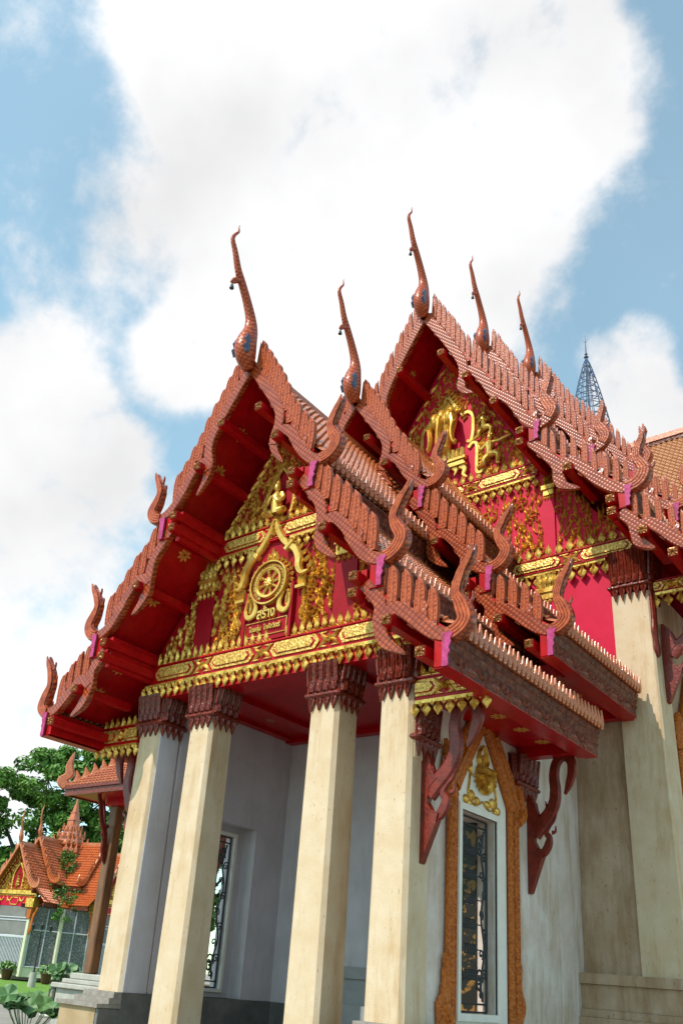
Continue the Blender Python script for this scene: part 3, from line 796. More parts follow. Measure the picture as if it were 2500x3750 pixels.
# emblem arch
b = MB(); Q = front(.06)
for s in (1, -1):
    b.sweep(cr([(s * .0, 8.92), (s * .11, 8.66), (s * .26, 8.42), (s * .42, 8.27)], 4), [.075] * 13, Q, -.04, .14, .35)
    b.sweep([(s * .36, 8.16), (s * .54, 8.32)], [.05, .05], Q, -.04, .19, .3)
    b.sweep(cr([(s * .42, 8.27), (s * .60, 8.12), (s * .70, 7.90), (s * .71, 7.72), (s * .80, 7.58), (s * .95, 7.60)], 4), [.08, .082, .085, .085, .08, .05, .01], Q, -.04, .14, .35)
    for i in range(9):
        t = i / 8; u = s * (.12 + .78 * t); v = 8.86 - 1.18 * t
        flame(b, Q, u, v, PI / 2 - s * .5, .2, .05, -s * .9, .06)
    for i in range(4):
        b.strip([(s * (.78 + .05 * i - .08), 7.56), (s * (.78 + .05 * i - .08), 7.36)], [.022, .022], Q, .05, 0)
    b.prism([(min(s * .66, s * .9), 7.28), (max(s * .66, s * .9), 7.28), (max(s * .66, s * .9), 7.34), (min(s * .66, s * .9), 7.34)], Q, 0, .07)
for i in range(7): bud(b, Q, 0, 8.70 + i * .055, .16, .10 - .01 * i, .16 - .01 * i)
build('emblem_arch', b, 'goldflat', GA)
for x in (-.62, .56):
    b = MB(); b.box(x, x + .06, .0, .1, 6.33, 7.45); build('niche_jamb', b, 'tympred', GA)
# wheel emblem
WC = (0., 7.54); Q = front(-.02)
b = MB()
def annulus(mb, r0, r1, n0, n1, k=40):
    v = []
    for r, n in ((r0, n0), (r0, n1), (r1, n1), (r1, n0)):
        for i in range(k): v.append(Q(WC[0] + r * math.cos(2 * PI * i / k), WC[1] + r * math.sin(2 * PI * i / k), n))
    f = []
    for a in range(4):
        c = (a + 1) % 4
        for i in range(k): j = (i + 1) % k; f.append((a * k + i, a * k + j, c * k + j, c * k + i))
    mb.add(v, f)
annulus(b, .435, .465, -.12, .05); annulus(b, .30, .325, -.1, .045); annulus(b, .27, .30, -.1, .03)
for k in range(8):
    a = k * PI / 4 + .2
    b.strip([(WC[0] + r * math.cos(a), WC[1] + r * math.sin(a)) for r in (.05, .12, .2, .27, .30)], [.05, .028, .026, .05, .085], Q, .045, -.02)
b.ell((WC[0], WC[1], .03), (.085, .085, .05), Q)
for k in range(8):
    a = k * PI / 4; b.ell((WC[0] + .075 * math.cos(a), WC[1] + .075 * math.sin(a), .035), (.03, .03, .03), Q, 0, 8, 5)
for k in range(19):
    a = -.5 + (PI + 1.) * k / 18; r = .475
    PQ = (lambda a: lambda u, v, n: Q(WC[0] + (r + v) * math.cos(a) - u * math.sin(a), WC[1] + (r + v) * math.sin(a) + u * math.cos(a), n))(a)
    bud(b, PQ, 0, 0, .13, .042, .05, -.06)
for i, h in enumerate((.2, .3, .2)): bud(b, Q, (i - 1) * .09, 8.02, h, .05, .06, -.05)
for s in (-1, 1):
    b.sweep(cr([(s * .38, 7.28), (s * .30, 7.08), (s * .34, 6.92), (s * .48, 6.88), (s * .56, 7.02), (s * .54, 7.22)], 4), [.03, .035, .04, .045, .05, .055, .06, .062, .063, .062, .06, .058, .055, .05, .045, .04, .035, .03, .02, .012, .004], Q, -.06, .03)
    flame(b, Q, s * .47, 6.98, PI / 2 + s * .2, .34, .05, -s * .7, .05, -.05); flame(b, Q, s * .56, 7.0, PI / 2 - s * .15, .46, .045, s * .5, .05, -.06)
o = build('wheel_emblem', b, 'goldflat', GA)
b = MB(); v = [Q(WC[0] + .435 * math.cos(2 * PI * i / 40), WC[1] + .435 * math.sin(2 * PI * i / 40), -.03) for i in range(40)]
b.add(v, [tuple(range(40))]); b.prism([(-.55, 6.36), (.55, 6.36), (.55, 8.1), (0, 8.7), (-.55, 8.1)], front(.06), 0, .012)
build('emblem_ground', b, 'tympred', GA)
b = MB()
ring = 'ขจัดแสนธรรมรามาราชาวามว นความเลยการะพลสรรสเสนะเบนเวลา'
n = len(ring)
for i, chh in enumerate(ring):
    if chh == ' ': continue
    a = R(236) - R(292) * i / (n - 1)
    PQ = (lambda a: lambda u, v, d: Q(WC[0] + (.345 + v) * math.cos(a) + u * math.sin(a), WC[1] + (.345 + v) * math.sin(a) - u * math.cos(a), d))(a)
    text_into(b, chh, PQ, 0, 0, .09, .012)
text_into(b, 'สร้าง', front(.03), 0.0, 6.80, .30, .06, squeeze=.78)
text_into(b, 'โดยคุ่ม  โกศัลวิตร์', front(.035), -.03, 6.57, .135, .03, squeeze=.82)
P = front(.04)
for (u0, v0, u1, v1) in ((-.56, 6.755, .50, 6.767), (-.56, 6.46, .50, 6.472), (-.56, 6.472, -.548, 6.755), (.488, 6.472, .50, 6.755)):
    b.prism([(u0, v0), (u1, v0), (u1, v1), (u0, v1)], P, 0, .012)
build('inscription', b, 'goldflat', GA)
# low side friezes under the lowest eaves
for s in (-1, 1):
    xa, xb = sorted((s * 3.36, s * 4.62))
    fo, g, gt, P = frieze(PO, xa, xb, 4.71, 5.11, .1, 1.05, .1, name='side_frieze', centre=s * 3.9, lozenge_centre=False)
    spikes(g, front(.12), xa + .08, xb - .45 if s > 0 else xb - .05, 5.11, .24, .18, base=-.03)
    drips(g, front(.09), xa, xb, 4.71, .28, .2)
    build('gilding', g, 'gold', fo); build('stippled_lozenges', gt, 'goldtex', fo)

# ---- walls of the porch
def wall_part(name, boxes, m, par=PO):
    b = MB()
    for q in boxes: b.box(*q)
    return build(name, b, m, par)
# left wall in two skins, the window opening splayed inward
wall_part('side_wall', [(-3.05, -2.675, .70, 1.40, 0, 5.72), (-3.05, -2.675, 3.25, 4.2, 0, 5.72), (-3.05, -2.675, 1.40, 3.25, 3.45, 5.72),
                        (-3.29, -3.052, .70, 1.85, 0, 5.0), (-3.29, -3.052, 2.95, 4.4, 0, 5.0), (-3.29, -3.052, 1.85, 2.95, 3.25, 5.0), (-3.29, -3.052, 1.85, 2.95, 0, .16)], 'inner')
b = MB()
for (y0, y1, z0, z1) in ((1.78, 1.85, .10, 3.32), (2.95, 3.02, .10, 3.32), (1.85, 2.95, 3.25, 3.32), (1.85, 2.95, .10, .16)): b.box(-3.05, -3.0, y0, y1, z0, z1)
LW = build('window', b, 'cleanwhite', PO)
def scroll_grille(P, u0, u1, v0, v1, par, springs=False):
    b = MB()
    def ln(pts, r=.011): b.tube([P(u, v, 0) for u, v in pts], r * 1.45, 6)
    for u in (u0, u1): ln([(u, v0), (u, v1)], .018)
    for v in (v0, v0 + .12, v1 - .12, v1): ln([(u0, v), (u1, v)], .012)
    uc = (u0 + u1) / 2
    for s in (-1, 1):
        e = u1 if s > 0 else u0
        n = 44; pts = [(e - s * (.13 + .055 * math.sin(i / n * 5.2 * PI)), v0 + .16 + (v1 - v0 - .32) * i / n) for i in range(n + 1)]
        ln(pts, .014)
        for k in range(9):
            vv = v0 + .25 + (v1 - v0 - .55) * k / 8; sg = 1 if k % 2 else -1
            cx = e - s * (.13 - .055 * sg)
            ln([(cx + .075 * (1 - t / 14) * math.cos(t * .62 + sg), vv + .09 * (1 - t / 14) * math.sin(t * .62 + sg)) for t in range(13)], .010)
        for vv in (v0 + .45, v1 - .45):
            ln([(e - s * .25 + .13 * (1 - t / 20) * math.cos(t * .5) , vv + .22 * (1 - t / 20) * math.sin(t * .5)) for t in range(19)], .012)
            ln([(e - s * .25 + .09 * (1 - t / 20) * math.cos(-t * .5) , vv + .15 * (1 - t / 20) * math.sin(-t * .5)) for t in range(19)], .011)
    if springs:
        for k in range(6):
            vv = v0 + .55 + (v1 - v0 - 1.1) * k / 5
            ln([(u0 + .2, vv), (u1 - .2, vv)], .008)
            for q in range(7):
                u = uc - .16 + q * .053; ln([(u, vv - .07), (u + .02, vv - .075), (u + .035, vv), (u + .02, vv + .075), (u, vv + .07)], .009)
    else:
        for k in range(5):
            vv = v0 + .5 + (v1 - v0 - 1.0) * k / 4
            ln([(uc + .2 * math.sin(t * .45) * (1 - t / 24), vv + .26 * math.cos(t * .45) * (1 - t / 24)) for t in range(22)], .011)
    return build('iron_grille', b, 'iron', par)
scroll_grille(rightp(-3.12), 1.87, 2.93, .18, 3.23, LW)
# right wall
wall_part('side_wall', [(2.71, 3.29, .70, 1.64, -1.19, 5.0), (2.71, 3.29, 2.86, 4.2, -1.19, 5.0), (2.71, 3.29, 1.64, 2.86, 3.30, 5.0), (2.71, 3.29, 1.64, 2.86, -1.19, .20)], 'white')
b = MB(); b.bbox(3.28, 3.40, 3.55, 4.38, -1.19, 4.2, .03); o = build('wall_pilaster', b, 'white', PO)
capital(o, 3.1, 3.40, 3.58, 4.35, 4.14, 4.70, flare=.05, faces=('r', 'f'), lobes=4, tips=.26)
b = MB(); b.bbox(3.0, 3.34, .14, .80, 3.8, 4.7, .02); o = build('column_side', b, 'cream', PO)
capital(o, 3.05, 3.345, .17, .78, 4.14, 4.70, flare=.05, faces=('r',), lobes=4, tips=.26)

# ---- ornate window on the right wall
PW = rightp(3.295)
b = MB(); YC = 2.38
b.prism([(1.48, 3.38), (3.28, 3.38), (3.28, 3.62), (3.15, 3.80), (YC, 4.86), (1.61, 3.80), (1.48, 3.62)], PW, .0, .02)
for (y0, y1, z0, z1) in ((1.48, 1.64, .0, 3.38), (2.86, 3.28, .0, 3.38), (1.64, 2.86, 0, .2)): b.prism([(y0, z0), (y1, z0), (y1, z1), (y0, z1)], PW, .0, .02)
for k, e in ((.05, .05), (.0, .03)):
    for (y0, y1, z0, z1) in ((1.60 - k, 1.64, .14 - k, 3.36 + k), (2.86, 2.92 + k, .14 - k, 3.36 + k), (1.64, 2.86, 3.30, 3.36 + k), (1.64, 2.86, .14 - k, .2)): b.prism([(y0, z0), (y1, z0), (y1, z1), (y0, z1)], PW, .021, .021 + e)
RW = build('window', b, 'cleanwhite', PO)
scroll_grille(rightp(3.17), 1.68, 2.82, .22, 3.27, RW, True)
b = MB()
for s in (-1, 1):
    f = lambda y: YC + s * y
    for (ya, w, d) in ((.985, .072, .12), (1.135, .062, .16)):
        b.sweep([(f(ya), -.3), (f(ya), 3.72)], [w, w], PW, -.01, d, .4, smooth=False)
    for i in range(30):   # chain of carved leaves up the post
        for ya, d in ((.985, .10), (1.135, .145)): bud(b, PW, f(ya), -.2 + i * .13, .15, .05, .05, d - .03)
    for k in range(4):    # foot scroll
        b.sweep(cr([(f(1.02 + .07 * k), -.3), (f(1.12 + .06 * k), .1), (f(1.26 + .02 * k), .34), (f(1.18 + .04 * k), .62 - .12 * k), (f(1.26), 1.02 - .2 * k)], 4),
                [.10, .10, .1, .1, .1, .1, .1, .1, .095, .09, .08, .07, .06, .05, .04, .03, .006], PW, -.01, .17 - .03 * k, .4)
    b.sweep(cr([(f(1.02), 3.62), (f(.86), 3.84), (f(.5), 4.32), (f(.22), 4.72), (f(0), 5.02)], 4), [.12, .115, .11, .105, .1, .1, .1, .1, .1, .1, .1, .1, .1, .095, .085, .07, .03], PW, -.01, .15, .35)
    b.sweep(cr([(f(1.18), 3.66), (f(1.02), 3.86), (f(.64), 4.38), (f(.34), 4.80)], 4), [.06] * 13, PW, -.01, .2, .35)
    for i in range(9):
        t = i / 8; b.sweep(cr([(f(1.08 - .9 * t), 3.86 + 1.02 * t), (f(1.16 - .9 * t), 4.02 + 1.02 * t), (f(1.10 - .9 * t), 4.22 + 1.02 * t)], 3), [.06, .062, .06, .05, .035, .018, .004], PW, 0, .13, .35)
    for k in range(3):
        b.sweep(cr([(f(1.14 + .05 * k), 3.40), (f(1.32), 3.60 + .05 * k), (f(1.26), 3.92 + .12 * k), (f(1.36), 4.22 + .24 * k - .12 * k * k)], 4), [.10, .11, .12, .12, .115, .105, .095, .085, .07, .055, .04, .02, .004], PW, -.01, .22 - .04 * k, .4)
b.sweep([(YC, 4.9), (YC, 5.05), (YC, 5.3)], [.1, .07, .006], PW, 0, .16, .4)
build('carved_frame', b, 'framewood', RW)
b = MB(); b.box(2.42, 2.97, 2.80, 2.857, .205, 3.295); build('shutter', b, 'blackgold', RW)
b = MB(); PL = rightp(3.318)
b.ell((YC, 4.0, 0), (.25, .23, .10), PL, 0, 16, 8)
for k in range(9):
    a = PI + (k - 4) * .34
    Q = (lambda a: lambda u, v, n: PL(YC + u * math.cos(a) - v * math.sin(a), 4.02 + u * math.sin(a) + v * math.cos(a), n))(a)
    bud(b, Q, 0, .05, .30, .062, .14, .02)
for k in range(7): bud(b, PL, YC - .18 + .06 * k, 4.02, .13, .035, .16, .03)
for s in (-1, 1):
    b.strip(cr([(YC + s * .05, 4.12), (YC + s * .16, 4.26), (YC + s * .11, 4.44), (YC, 4.56)], 4), [.03, .034, .03, .006], PL, .07)
    b.strip(cr([(YC + s * .02, 4.14), (YC + s * .06, 4.26), (YC + s * .03, 4.38)], 4), [.022, .024, .005], PL, .07)
for s in (-1, 1):
    for (a, z, r) in ((.18, 3.54, .10), (.38, 3.60, .13), (.56, 3.50, .11), (.46, 3.45, .08)):
        b.ell((YC + s * a, z, .0), (r, r * .75, .04), PL, 0, 10, 6)
    b.strip(cr([(YC, 3.56), (YC + s * .25, 3.45), (YC + s * .5, 3.58), (YC + s * .46, 3.85), (YC + s * .44, 4.02)], 3), [.016] * 13, PL, .04)
    bud(b, PL, YC + s * .44, 3.92, .28, .06, .06)
build('lotus_relief', b, 'gold', RW)

# ---- eave brackets
def bracket(x, y, s, par, dz=0., k=1.):
    b = MB(); P = lambda u, v, n: (x + s * u * k, y + n, v + dz)
    b.prism([(0, 2.22), (.05, 2.24), (.30, 2.84), (.33, 2.98), (.20, 3.04), (.13, 3.16), (.17, 3.40), (.30, 3.52), (.20, 3.66), (.17, 3.84), (.06, 4.0), (0, 4.02)], P, -.07, .07)
    b.sweep([(-.0, 2.86), (.33, 2.88)], [.03, .03], P, -.085, .085, .2)
    b.sweep([(-.0, 2.94), (.34, 2.95)], [.018, .018], P, -.08, .08, .2)
    b.sweep(cr([(.12, 3.28), (.28, 3.46), (.44, 3.62), (.57, 3.84), (.60, 4.08), (.58, 4.34), (.64, 4.58), (.80, 4.70), (.95, 4.60), (.97, 4.40), (.89, 4.16), (.80, 3.98)], 4),
            [.15, .145, .13, .12, .112, .105, .10, .098, .10, .10, .075, .02], P, -.061, .061, .3)
    b.sweep(cr([(.30, 2.92), (.40, 3.05), (.44, 3.20), (.38, 3.30), (.44, 3.42), (.55, 3.54), (.62, 3.74)], 4), [.065, .075, .08, .082, .083, .082, .078, .07, .065, .06, .058, .056, .052, .046, .044, .042, .04, .038, .036, .034, .032, .03, .026, .02, .01], P, -.055, .055, .3)
    b.sweep(cr([(.50, 3.30), (.57, 3.32), (.58, 3.42)], 3), [.04, .035, .03, .025, .02, .012, .004], P, -.04, .04, .3)
    b.sweep(cr([(.36, 3.56), (.40, 3.72), (.38, 3.88)], 3), [.05, .045, .04, .03, .02, .012, .003], P, -.05, .05, .3)
    b.sweep(cr([(.08, 3.9), (.16, 3.74), (.2, 3.62)], 3), [.05] * 7, P, -.075, .075, .3)
    build('eave_bracket', b, 'bracket', par)
for y in (.46, 4.02): bracket(3.30 if y < 1 else 3.41, y, 1, PO, 0, 1. if y < 1 else .9)
bracket(-3.30, .46, -1, PO)
# ---- flat eave soffits along the sides
for s in (-1, 1):
    for (z, ya, yb_, xi) in ((4.72, .16, 4.0, 3.3), (6.09, 3.5, 6.5, 3.3)):
        b = MB(); xa, xb = sorted((s * xi, s * 4.40)); b.box(xa, xb, ya, yb_, z + .14, z + .17)
        xa, xb = sorted((s * 4.402, s * 4.655)); b.box(xa, xb, ya - .1, yb_ + .04, z - .09, z + .24)
        xa, xb = sorted((s * 3.3, s * 4.398)); b.box(xa, xb, yb_ - .22 if z < 5 else ya - .12, yb_ + .04 if z < 5 else ya - .002, z - .05, z + .2)
        if z > 5: b.box(xa, xb, yb_ - .2, yb_ + .04, z - .05, z + .2)
        o = build('eave_soffit', b, 'red', PO)
        if s > 0:
            g = MB(); P = lambda u, v, n: (u, v, z + .138 - n)
            for i in range(4 if z < 5 else 3):
                g = MB(); flower(g, P, 3.95, ya + .75 + i * .87, .16); build('stencilled_flower', g, 'stencil', o)
b = MB(); b.prism([(-3.3, 6.0), (3.3, 6.0), (3.3, 6.6), (3.1, 7.2), (1.8, 9.4), (0, 12.9), (-1.8, 9.4), (-3.1, 7.2), (-3.3, 6.6)], lambda u, v, n: (u, n, v), 3.62, 3.72)
build('upper_gable_wall', b, 'red', PO)
# ---- interior
b = MB(); b.box(-2.71, 2.71, .66, 4.2, 5.71, 5.76); o = build('ceiling', b, 'red', PO)
b = MB()
for x in (-1.51, 1.51): b.box(x - .16, x + .16, .67, 3.94, 5.60, 5.709)
b.box(-2.7, 2.7, 3.95, 4.19, 5.60, 5.709); b.box(-2.70, -2.46, .67, 3.94, 5.64, 5.709); b.box(2.46, 2.70, .67, 3.94, 5.64, 5.709)
build('ceiling_beam', b, 'red', PO)
b = MB(); b.lathe([(.005, -.02), (.10, -.02), (.12, -.005), (.12, .0)], 18, (-1.96, 2.58, 5.708)); build('ceiling_lamp', b, 'goldbrown', PO)
wall_part('back_wall', [(-2.71, 2.71, 4.2, 4.42, -1.19, 5.76)], 'inner')
b = MB(); b.box(-2.708, -2.63, .062, 4.19, -.899, -.004); b.box(-2.66, 2.69, 4.15, 4.198, -.899, -.004); build('marble_dado', b, 'marble', PO)
b = MB(); b.box(-.72, 2.2, 3.98, 4.18, .58, .80); b.box(-.66, 2.2, 4.03, 4.18, .36, .58); b.box(-.74, 2.2, 3.96, 4.18, .10, .36); b.box(-.80, 2.2, 3.86, 4.18, -.9, .10)
build('door_step', b, 'greymold', PO)
b = MB(); PD = front(4.19)
b.sweep([(.16, .8), (.16, 4.3)], [.11, .11], PD, 0, .14, .4); b.sweep([(.1, 4.3), (2.06, 4.3)], [.12, .12], PD, 0, .14, .4)
DO = build('door_frame', b, 'bracket', PO)
b = MB(); b.box(.26, 2.06, 4.15, 4.19, .3, 4.2); build('door_leaf', b, 'blackgold', DO)
# ---- floor and flanking plinths
b = MB(); b.box(-2.69, 2.69, -.6, 4.19, -1.19, -.9); build('porch_floor', b, 'marble', PO)
for s in (-1, 1):
    b = MB()
    def sb(x0, x1, *r): b.box(*sorted((s * x0, s * x1)), *r)
    sb(2.70, 3.72, -.42, 4.3, -1.19, -.27); PLN = build('plinth', b, 'basetan', PO)
    b = MB()
    for (xi, xo, yy, z0, z1) in ((2.60, 3.78, -.48, -.268, -.20), (2.61, 3.60, -.22, -.198, -.10), (2.62, 3.50, -.12, -.098, -.002)):
        sb(xi, xo, yy, .06, z0, z1); sb(3.3, xo, .06, 4.34, z0, z1)
    build('stone_steps', b, 'stone', PLN)
    b = MB(); sb(2.63, 2.698, -.41, .06, -1.18, -.28); build('marble_cladding', b, 'marble', PLN)
# ================================================================== MAIN HALL
HA = thing('temple_hall', 'tall main temple hall behind the porch with elephant gable and stepped tiled roofs', 'temple', (0, 14., -1.2))
TH = dict(thick=.20, w=.138, hw=.165, pw=.2, finw=.46, steps=[(2.92, 12.52, 13.24), (4.98, 10.0, 10.7)],
    purlins=[(.66, 16.42), (1.42, 15.34), (2.21, 14.19), (2.90, 13.03), (2.89, 12.71), (4.04, 11.62), (4.95, 10.50), (4.96, 10.19), (5.57, 9.57), (6.12, 8.91)],
    tiers=[
    dict(slope=((.02, 18.2), (3.36, 13.28)), block=(3.23, 12.71), finh=.80,
         naga=[('tail', [(0, 18.14), (.48, 17.37), (.85, 16.72), (1.20, 16.02), (1.28, 15.55), (1.22, 15.2), (1.30, 14.98), (1.54, 14.84)]),
               ('body', [(1.22, 15.36), (1.34, 15.56), (1.56, 15.53), (1.89, 15.05), (2.1, 14.62), (2.3, 14.42), (2.5, 14.31)]),
               ('head', [(2.44, 14.33), (2.69, 13.98), (2.9, 13.58), (3.1, 13.27), (3.3, 13.14), (3.5, 13.19), (3.66, 13.42), (3.56, 13.68), (3.48, 13.90), (3.55, 14.14), (3.63, 14.38), (3.64, 14.62)])],
         bands=[(.50, 17.34, -1.03), (.98, 16.46, -1.07), (1.78, 15.22, -.95), (2.5, 14.26, -.8), (2.84, 13.7, -1.0)],
         fins=[(.30, 17.98), (.46, 17.70), (.62, 17.42), (.77, 17.15), (.92, 16.87), (1.07, 16.58), (1.22, 16.28), (1.38, 15.98), (1.55, 15.74), (1.72, 15.52), (1.90, 15.24), (2.07, 14.95), (2.25, 14.70), (2.44, 14.52), (2.62, 14.26), (2.79, 13.94), (2.97, 13.62), (3.14, 13.36)],
         flowers=[(.9, .75), (2.2, .75)]),
    dict(slope=((3.0, 12.86), (5.36, 10.78)), block=(5.24, 10.27), finh=.76,
         naga=[('tail', [(3.1, 12.74), (3.5, 12.22), (3.74, 11.82), (3.76, 11.5), (3.88, 11.26), (4.23, 11.1)]),
               ('head', [(3.74, 11.6), (3.9, 11.82), (4.14, 11.78), (4.45, 11.42), (4.7, 11.1), (5.0, 10.85), (5.3, 10.75), (5.55, 10.84), (5.66, 11.1), (5.53, 11.4), (5.55, 11.64), (5.66, 11.9), (5.64, 12.18)])],
         bands=[(3.4, 12.34, -.9), (4.36, 11.52, -.85)],
         fins=[(3.42, 12.42), (3.64, 12.14), (3.88, 11.96), (4.12, 11.84), (4.36, 11.56), (4.58, 11.3), (4.80, 11.08), (5.04, 10.92)],
         flowers=[(4.2, .75)]),
    dict(slope=((5.0, 10.34), (6.95, 8.9)), block=(6.75, 8.40), finh=.7,
         naga=[('tail', [(5.1, 10.2), (5.34, 9.9), (5.4, 9.62), (5.46, 9.38), (5.74, 9.18)]),
               ('head', [(5.40, 9.62), (5.52, 9.76), (5.68, 9.76), (5.92, 9.55), (6.16, 9.28), (6.45, 9.05), (6.72, 8.97), (6.98, 9.06), (7.06, 9.28), (6.94, 9.52), (6.98, 9.8), (7.08, 10.0), (7.1, 10.2)])],
         bands=[(6.0, 9.46, -.8)],
         fins=[(5.38, 10.0), (5.62, 9.86), (5.86, 9.70), (6.10, 9.46), (6.34, 9.22)], flowers=[])])
HY = [5.13, 8.67, 12.2]
roof_section(HA, TH, HY[0], 0., (9.4, 9.4, 9.4), 6.62, left_tiers=(0,), ante='row')
roof_section(HA, TH, HY[1], 1.36, (13., 13., 13.), 10.1, sides=(1, -1), left_tiers=(), ante='row')
roof_section(HA, TH, HY[2], 2.72, (24., 24., 24.), 13.6, sides=(1, -1), left_tiers=(), ante='row')
chofa(HA, HY[0] + .02, 18.05, 1.07)
chofa(HA, HY[1] + .08, 19.32, 1.05)
chofa(HA, HY[2] + .0, 20.66, 1.03)
# walls
b = MB(); b.box(-3.30, 3.30, 4.42, 6.6, -1.19, 6.2); b.box(-4.42, 4.42, 6.6, 7.0, -1.19, 9.2); b.box(-5.1, 5.1, 7.0, 24., -1.19, 9.2)
build('hall_wall', b, 'tan', HA)
b = MB(); b.box(3.301, 3.312, 4.44, 6.58, -1.18, 6.1); build('side_plaster', b, 'white', HA)
b = MB(); b.prism([(-5.0, 6.3), (5.0, 6.3), (5.0, 10.0), (3.0, 12.6), (0, 17.85), (-3.0, 12.6), (-5.0, 10.0)], lambda u, v, n: (u, n, v), 6.585, 6.70)
GH = build('hall_gable', b, 'crimson', HA)
for yy, dz in ((10.1, 1.36), (13.6, 2.72)):
    b = MB(); b.prism([(-5.0, 9.2), (5.0, 9.2), (5.0, 10.0 + dz), (3.0, 12.6 + dz), (0, 17.85 + dz), (-3.0, 12.6 + dz), (-5.0, 10.0 + dz)], lambda u, v, n: (u, n, v), yy, yy + .1); build('upper_gable_wall', b, 'crimson', HA)
# corner pilaster with capital
b = MB()
v = []
for z, x0, x1 in ((1.05, 4.47, 5.34), (8.9, 4.34, 5.14)):
    v += [(x0, 6.47, z), (x1 - .04, 6.47, z), (x1, 6.51, z), (x1, 7.25, z), (x0, 7.25, z)]
b.add(v, [(4, 3, 2, 1, 0), (5, 6, 7, 8, 9)] + [(i, (i + 1) % 5, 5 + (i + 1) % 5, 5 + i) for i in range(5)])
o = build('corner_pilaster', b, 'cream', HA)
capital(o, 4.36, 5.14, 6.44, 7.2, 9.06, 9.92, flare=.05, faces=('f', 'r'), lobes=5, tips=.3)
b = MB()   # plaster pieces running down the pilaster edge beside the bracket
P = rightp(5.15)
build_b = b
b.sweep(cr([(6.56, 8.8), (6.54, 8.2), (6.52, 7.9), (6.56, 7.6), (6.6, 7.35)], 4), [.13, .12, .11, .1, .1, .1, .11, .12, .12, .1, .09, .1, .12, .13, .11, .08, .01], P, -.01, .1, .4)
build('pilaster_drop', b, 'bracket', o)
bracket(5.2, 6.98, 1, HA, 4.22, 1.15)
# base mouldings
b = MB()
for (z0, z1, e) in ((.86, 1.05, .30), (.42, .86, .22), (.28, .42, .28), (-.3, .28, .36), (-1.19, -.3, .46)):
    b.box(3.32, 5.34 + e, 6.6 - e, 7.0, z0, z1 - .004); b.box(5.1, 5.3 + e, 7.0, 22., z0, z1 - .004)
build('base_moulding', b, 'tan', HA)
# window at the far right on the side wall
b = MB(); P = rightp(5.1)
for y, w in ((7.55, .12), (7.82, .12), (9.7, .14)): b.sweep([(y, .8), (y, 6.0)], [w, w], P, -.01, .22, .4, smooth=False)
b.sweep(cr([(7.5, 5.6), (7.42, 6.0), (7.5, 6.4)], 3), [.14, .14, .13, .11, .08, .04, .005], P, -.01, .25, .4)
b.sweep(cr([(7.7, 5.9), (8.3, 6.9), (8.7, 7.6)], 3), [.14] * 7, P, -.01, .2, .4); b.sweep(cr([(9.7, 5.9), (9.1, 6.9), (8.7, 7.6)], 3), [.14] * 7, P, -.01, .2, .4)
SW = build('side_window', b, 'framewood', HA)
b = MB(); b.box(5.101, 5.14, 7.95, 9.55, .9, 6.1); build('shutter', b, 'blackgold', SW)
# gable ornament
fo, g, gt, P = frieze(GH, -2.66, 2.66, 12.68, 13.07, 6.5, 1.62, .1, name='frieze', lozenge_centre=True)
spikes(g, front(6.53), -2.45, 2.45, 13.07, .34, .24, base=-.05); drips(g, front(6.5), -2.6, 2.6, 12.68, .36, .24)
build('gilding', g, 'gold', fo); build('stippled_lozenges', gt, 'goldtex', fo)
fo, g, gt, P = frieze(GH, -5.12, 5.12, 9.90, 10.28, 6.46, 1.72, .14, name='frieze')
spikes(g, front(6.49), -4.7, 4.7, 10.28, .36, .26, base=-.05); drips(g, front(6.47), -4.25, 4.25, 9.90, .40, .27)
build('gilding', g, 'gold', fo); build('stippled_lozenges', gt, 'goldtex', fo)
fo, g, gt, P = frieze(HA, 5.22, 6.6, 8.84, 9.13, 6.6, 1.1, .1, name='side_frieze', centre=5.6, lozenge_centre=False)
drips(g, front(6.59), 5.25, 6.55, 8.84, .36, .24); build('gilding', g, 'gold', fo); build('stippled_lozenges', gt, 'goldtex', fo)
for s in (-1, 1):
    for (x0, x1, z0, z1, zc) in ((2.80, 3.06, 10.3, 12.66, 12.0), (2.58, 3.06, 8.3, 9.88, 9.2)):
        b = MB(); xa, xb = sorted((s * x0, s * x1)); b.box(xa, xb, 6.53, 6.59, z0, z1); o = build('gable_pilaster', b, 'crimson', GH)
        b = MB(); P = front(6.528); w = (xb - xa)
        b.prism([(xa - .04, zc + .16), (xb + .04, zc + .16), (xb + .04, zc + .28), (xa - .04, zc + .28)], P, 0, .07); b.prism([(xa, zc), (xb, zc), (xb, zc + .16), (xa, zc + .16)], P, 0, .035)
        for i in range(4):
            u = xa + (i + .5) * w / 4; b.strip([(u, zc + .28), (u, zc + .66)], [w * .11, w * .13], P, .08, .002, 0, .5); bud(b, P, u, zc + .28, .3, w * .13, .10); bud(b, P, u, zc + .02, .16, w * .12, .05, 0, -1)
        build('gilding', b, 'gold', o)
PH = front(6.583)
def hall_avoid(u, v):
    return (u < .92 and 13.3 < v < 16.3 and u < .95 - max(0, v - 14.9) * .62) or (.86 < u < 1.06 and 13.3 < v < 14.5)
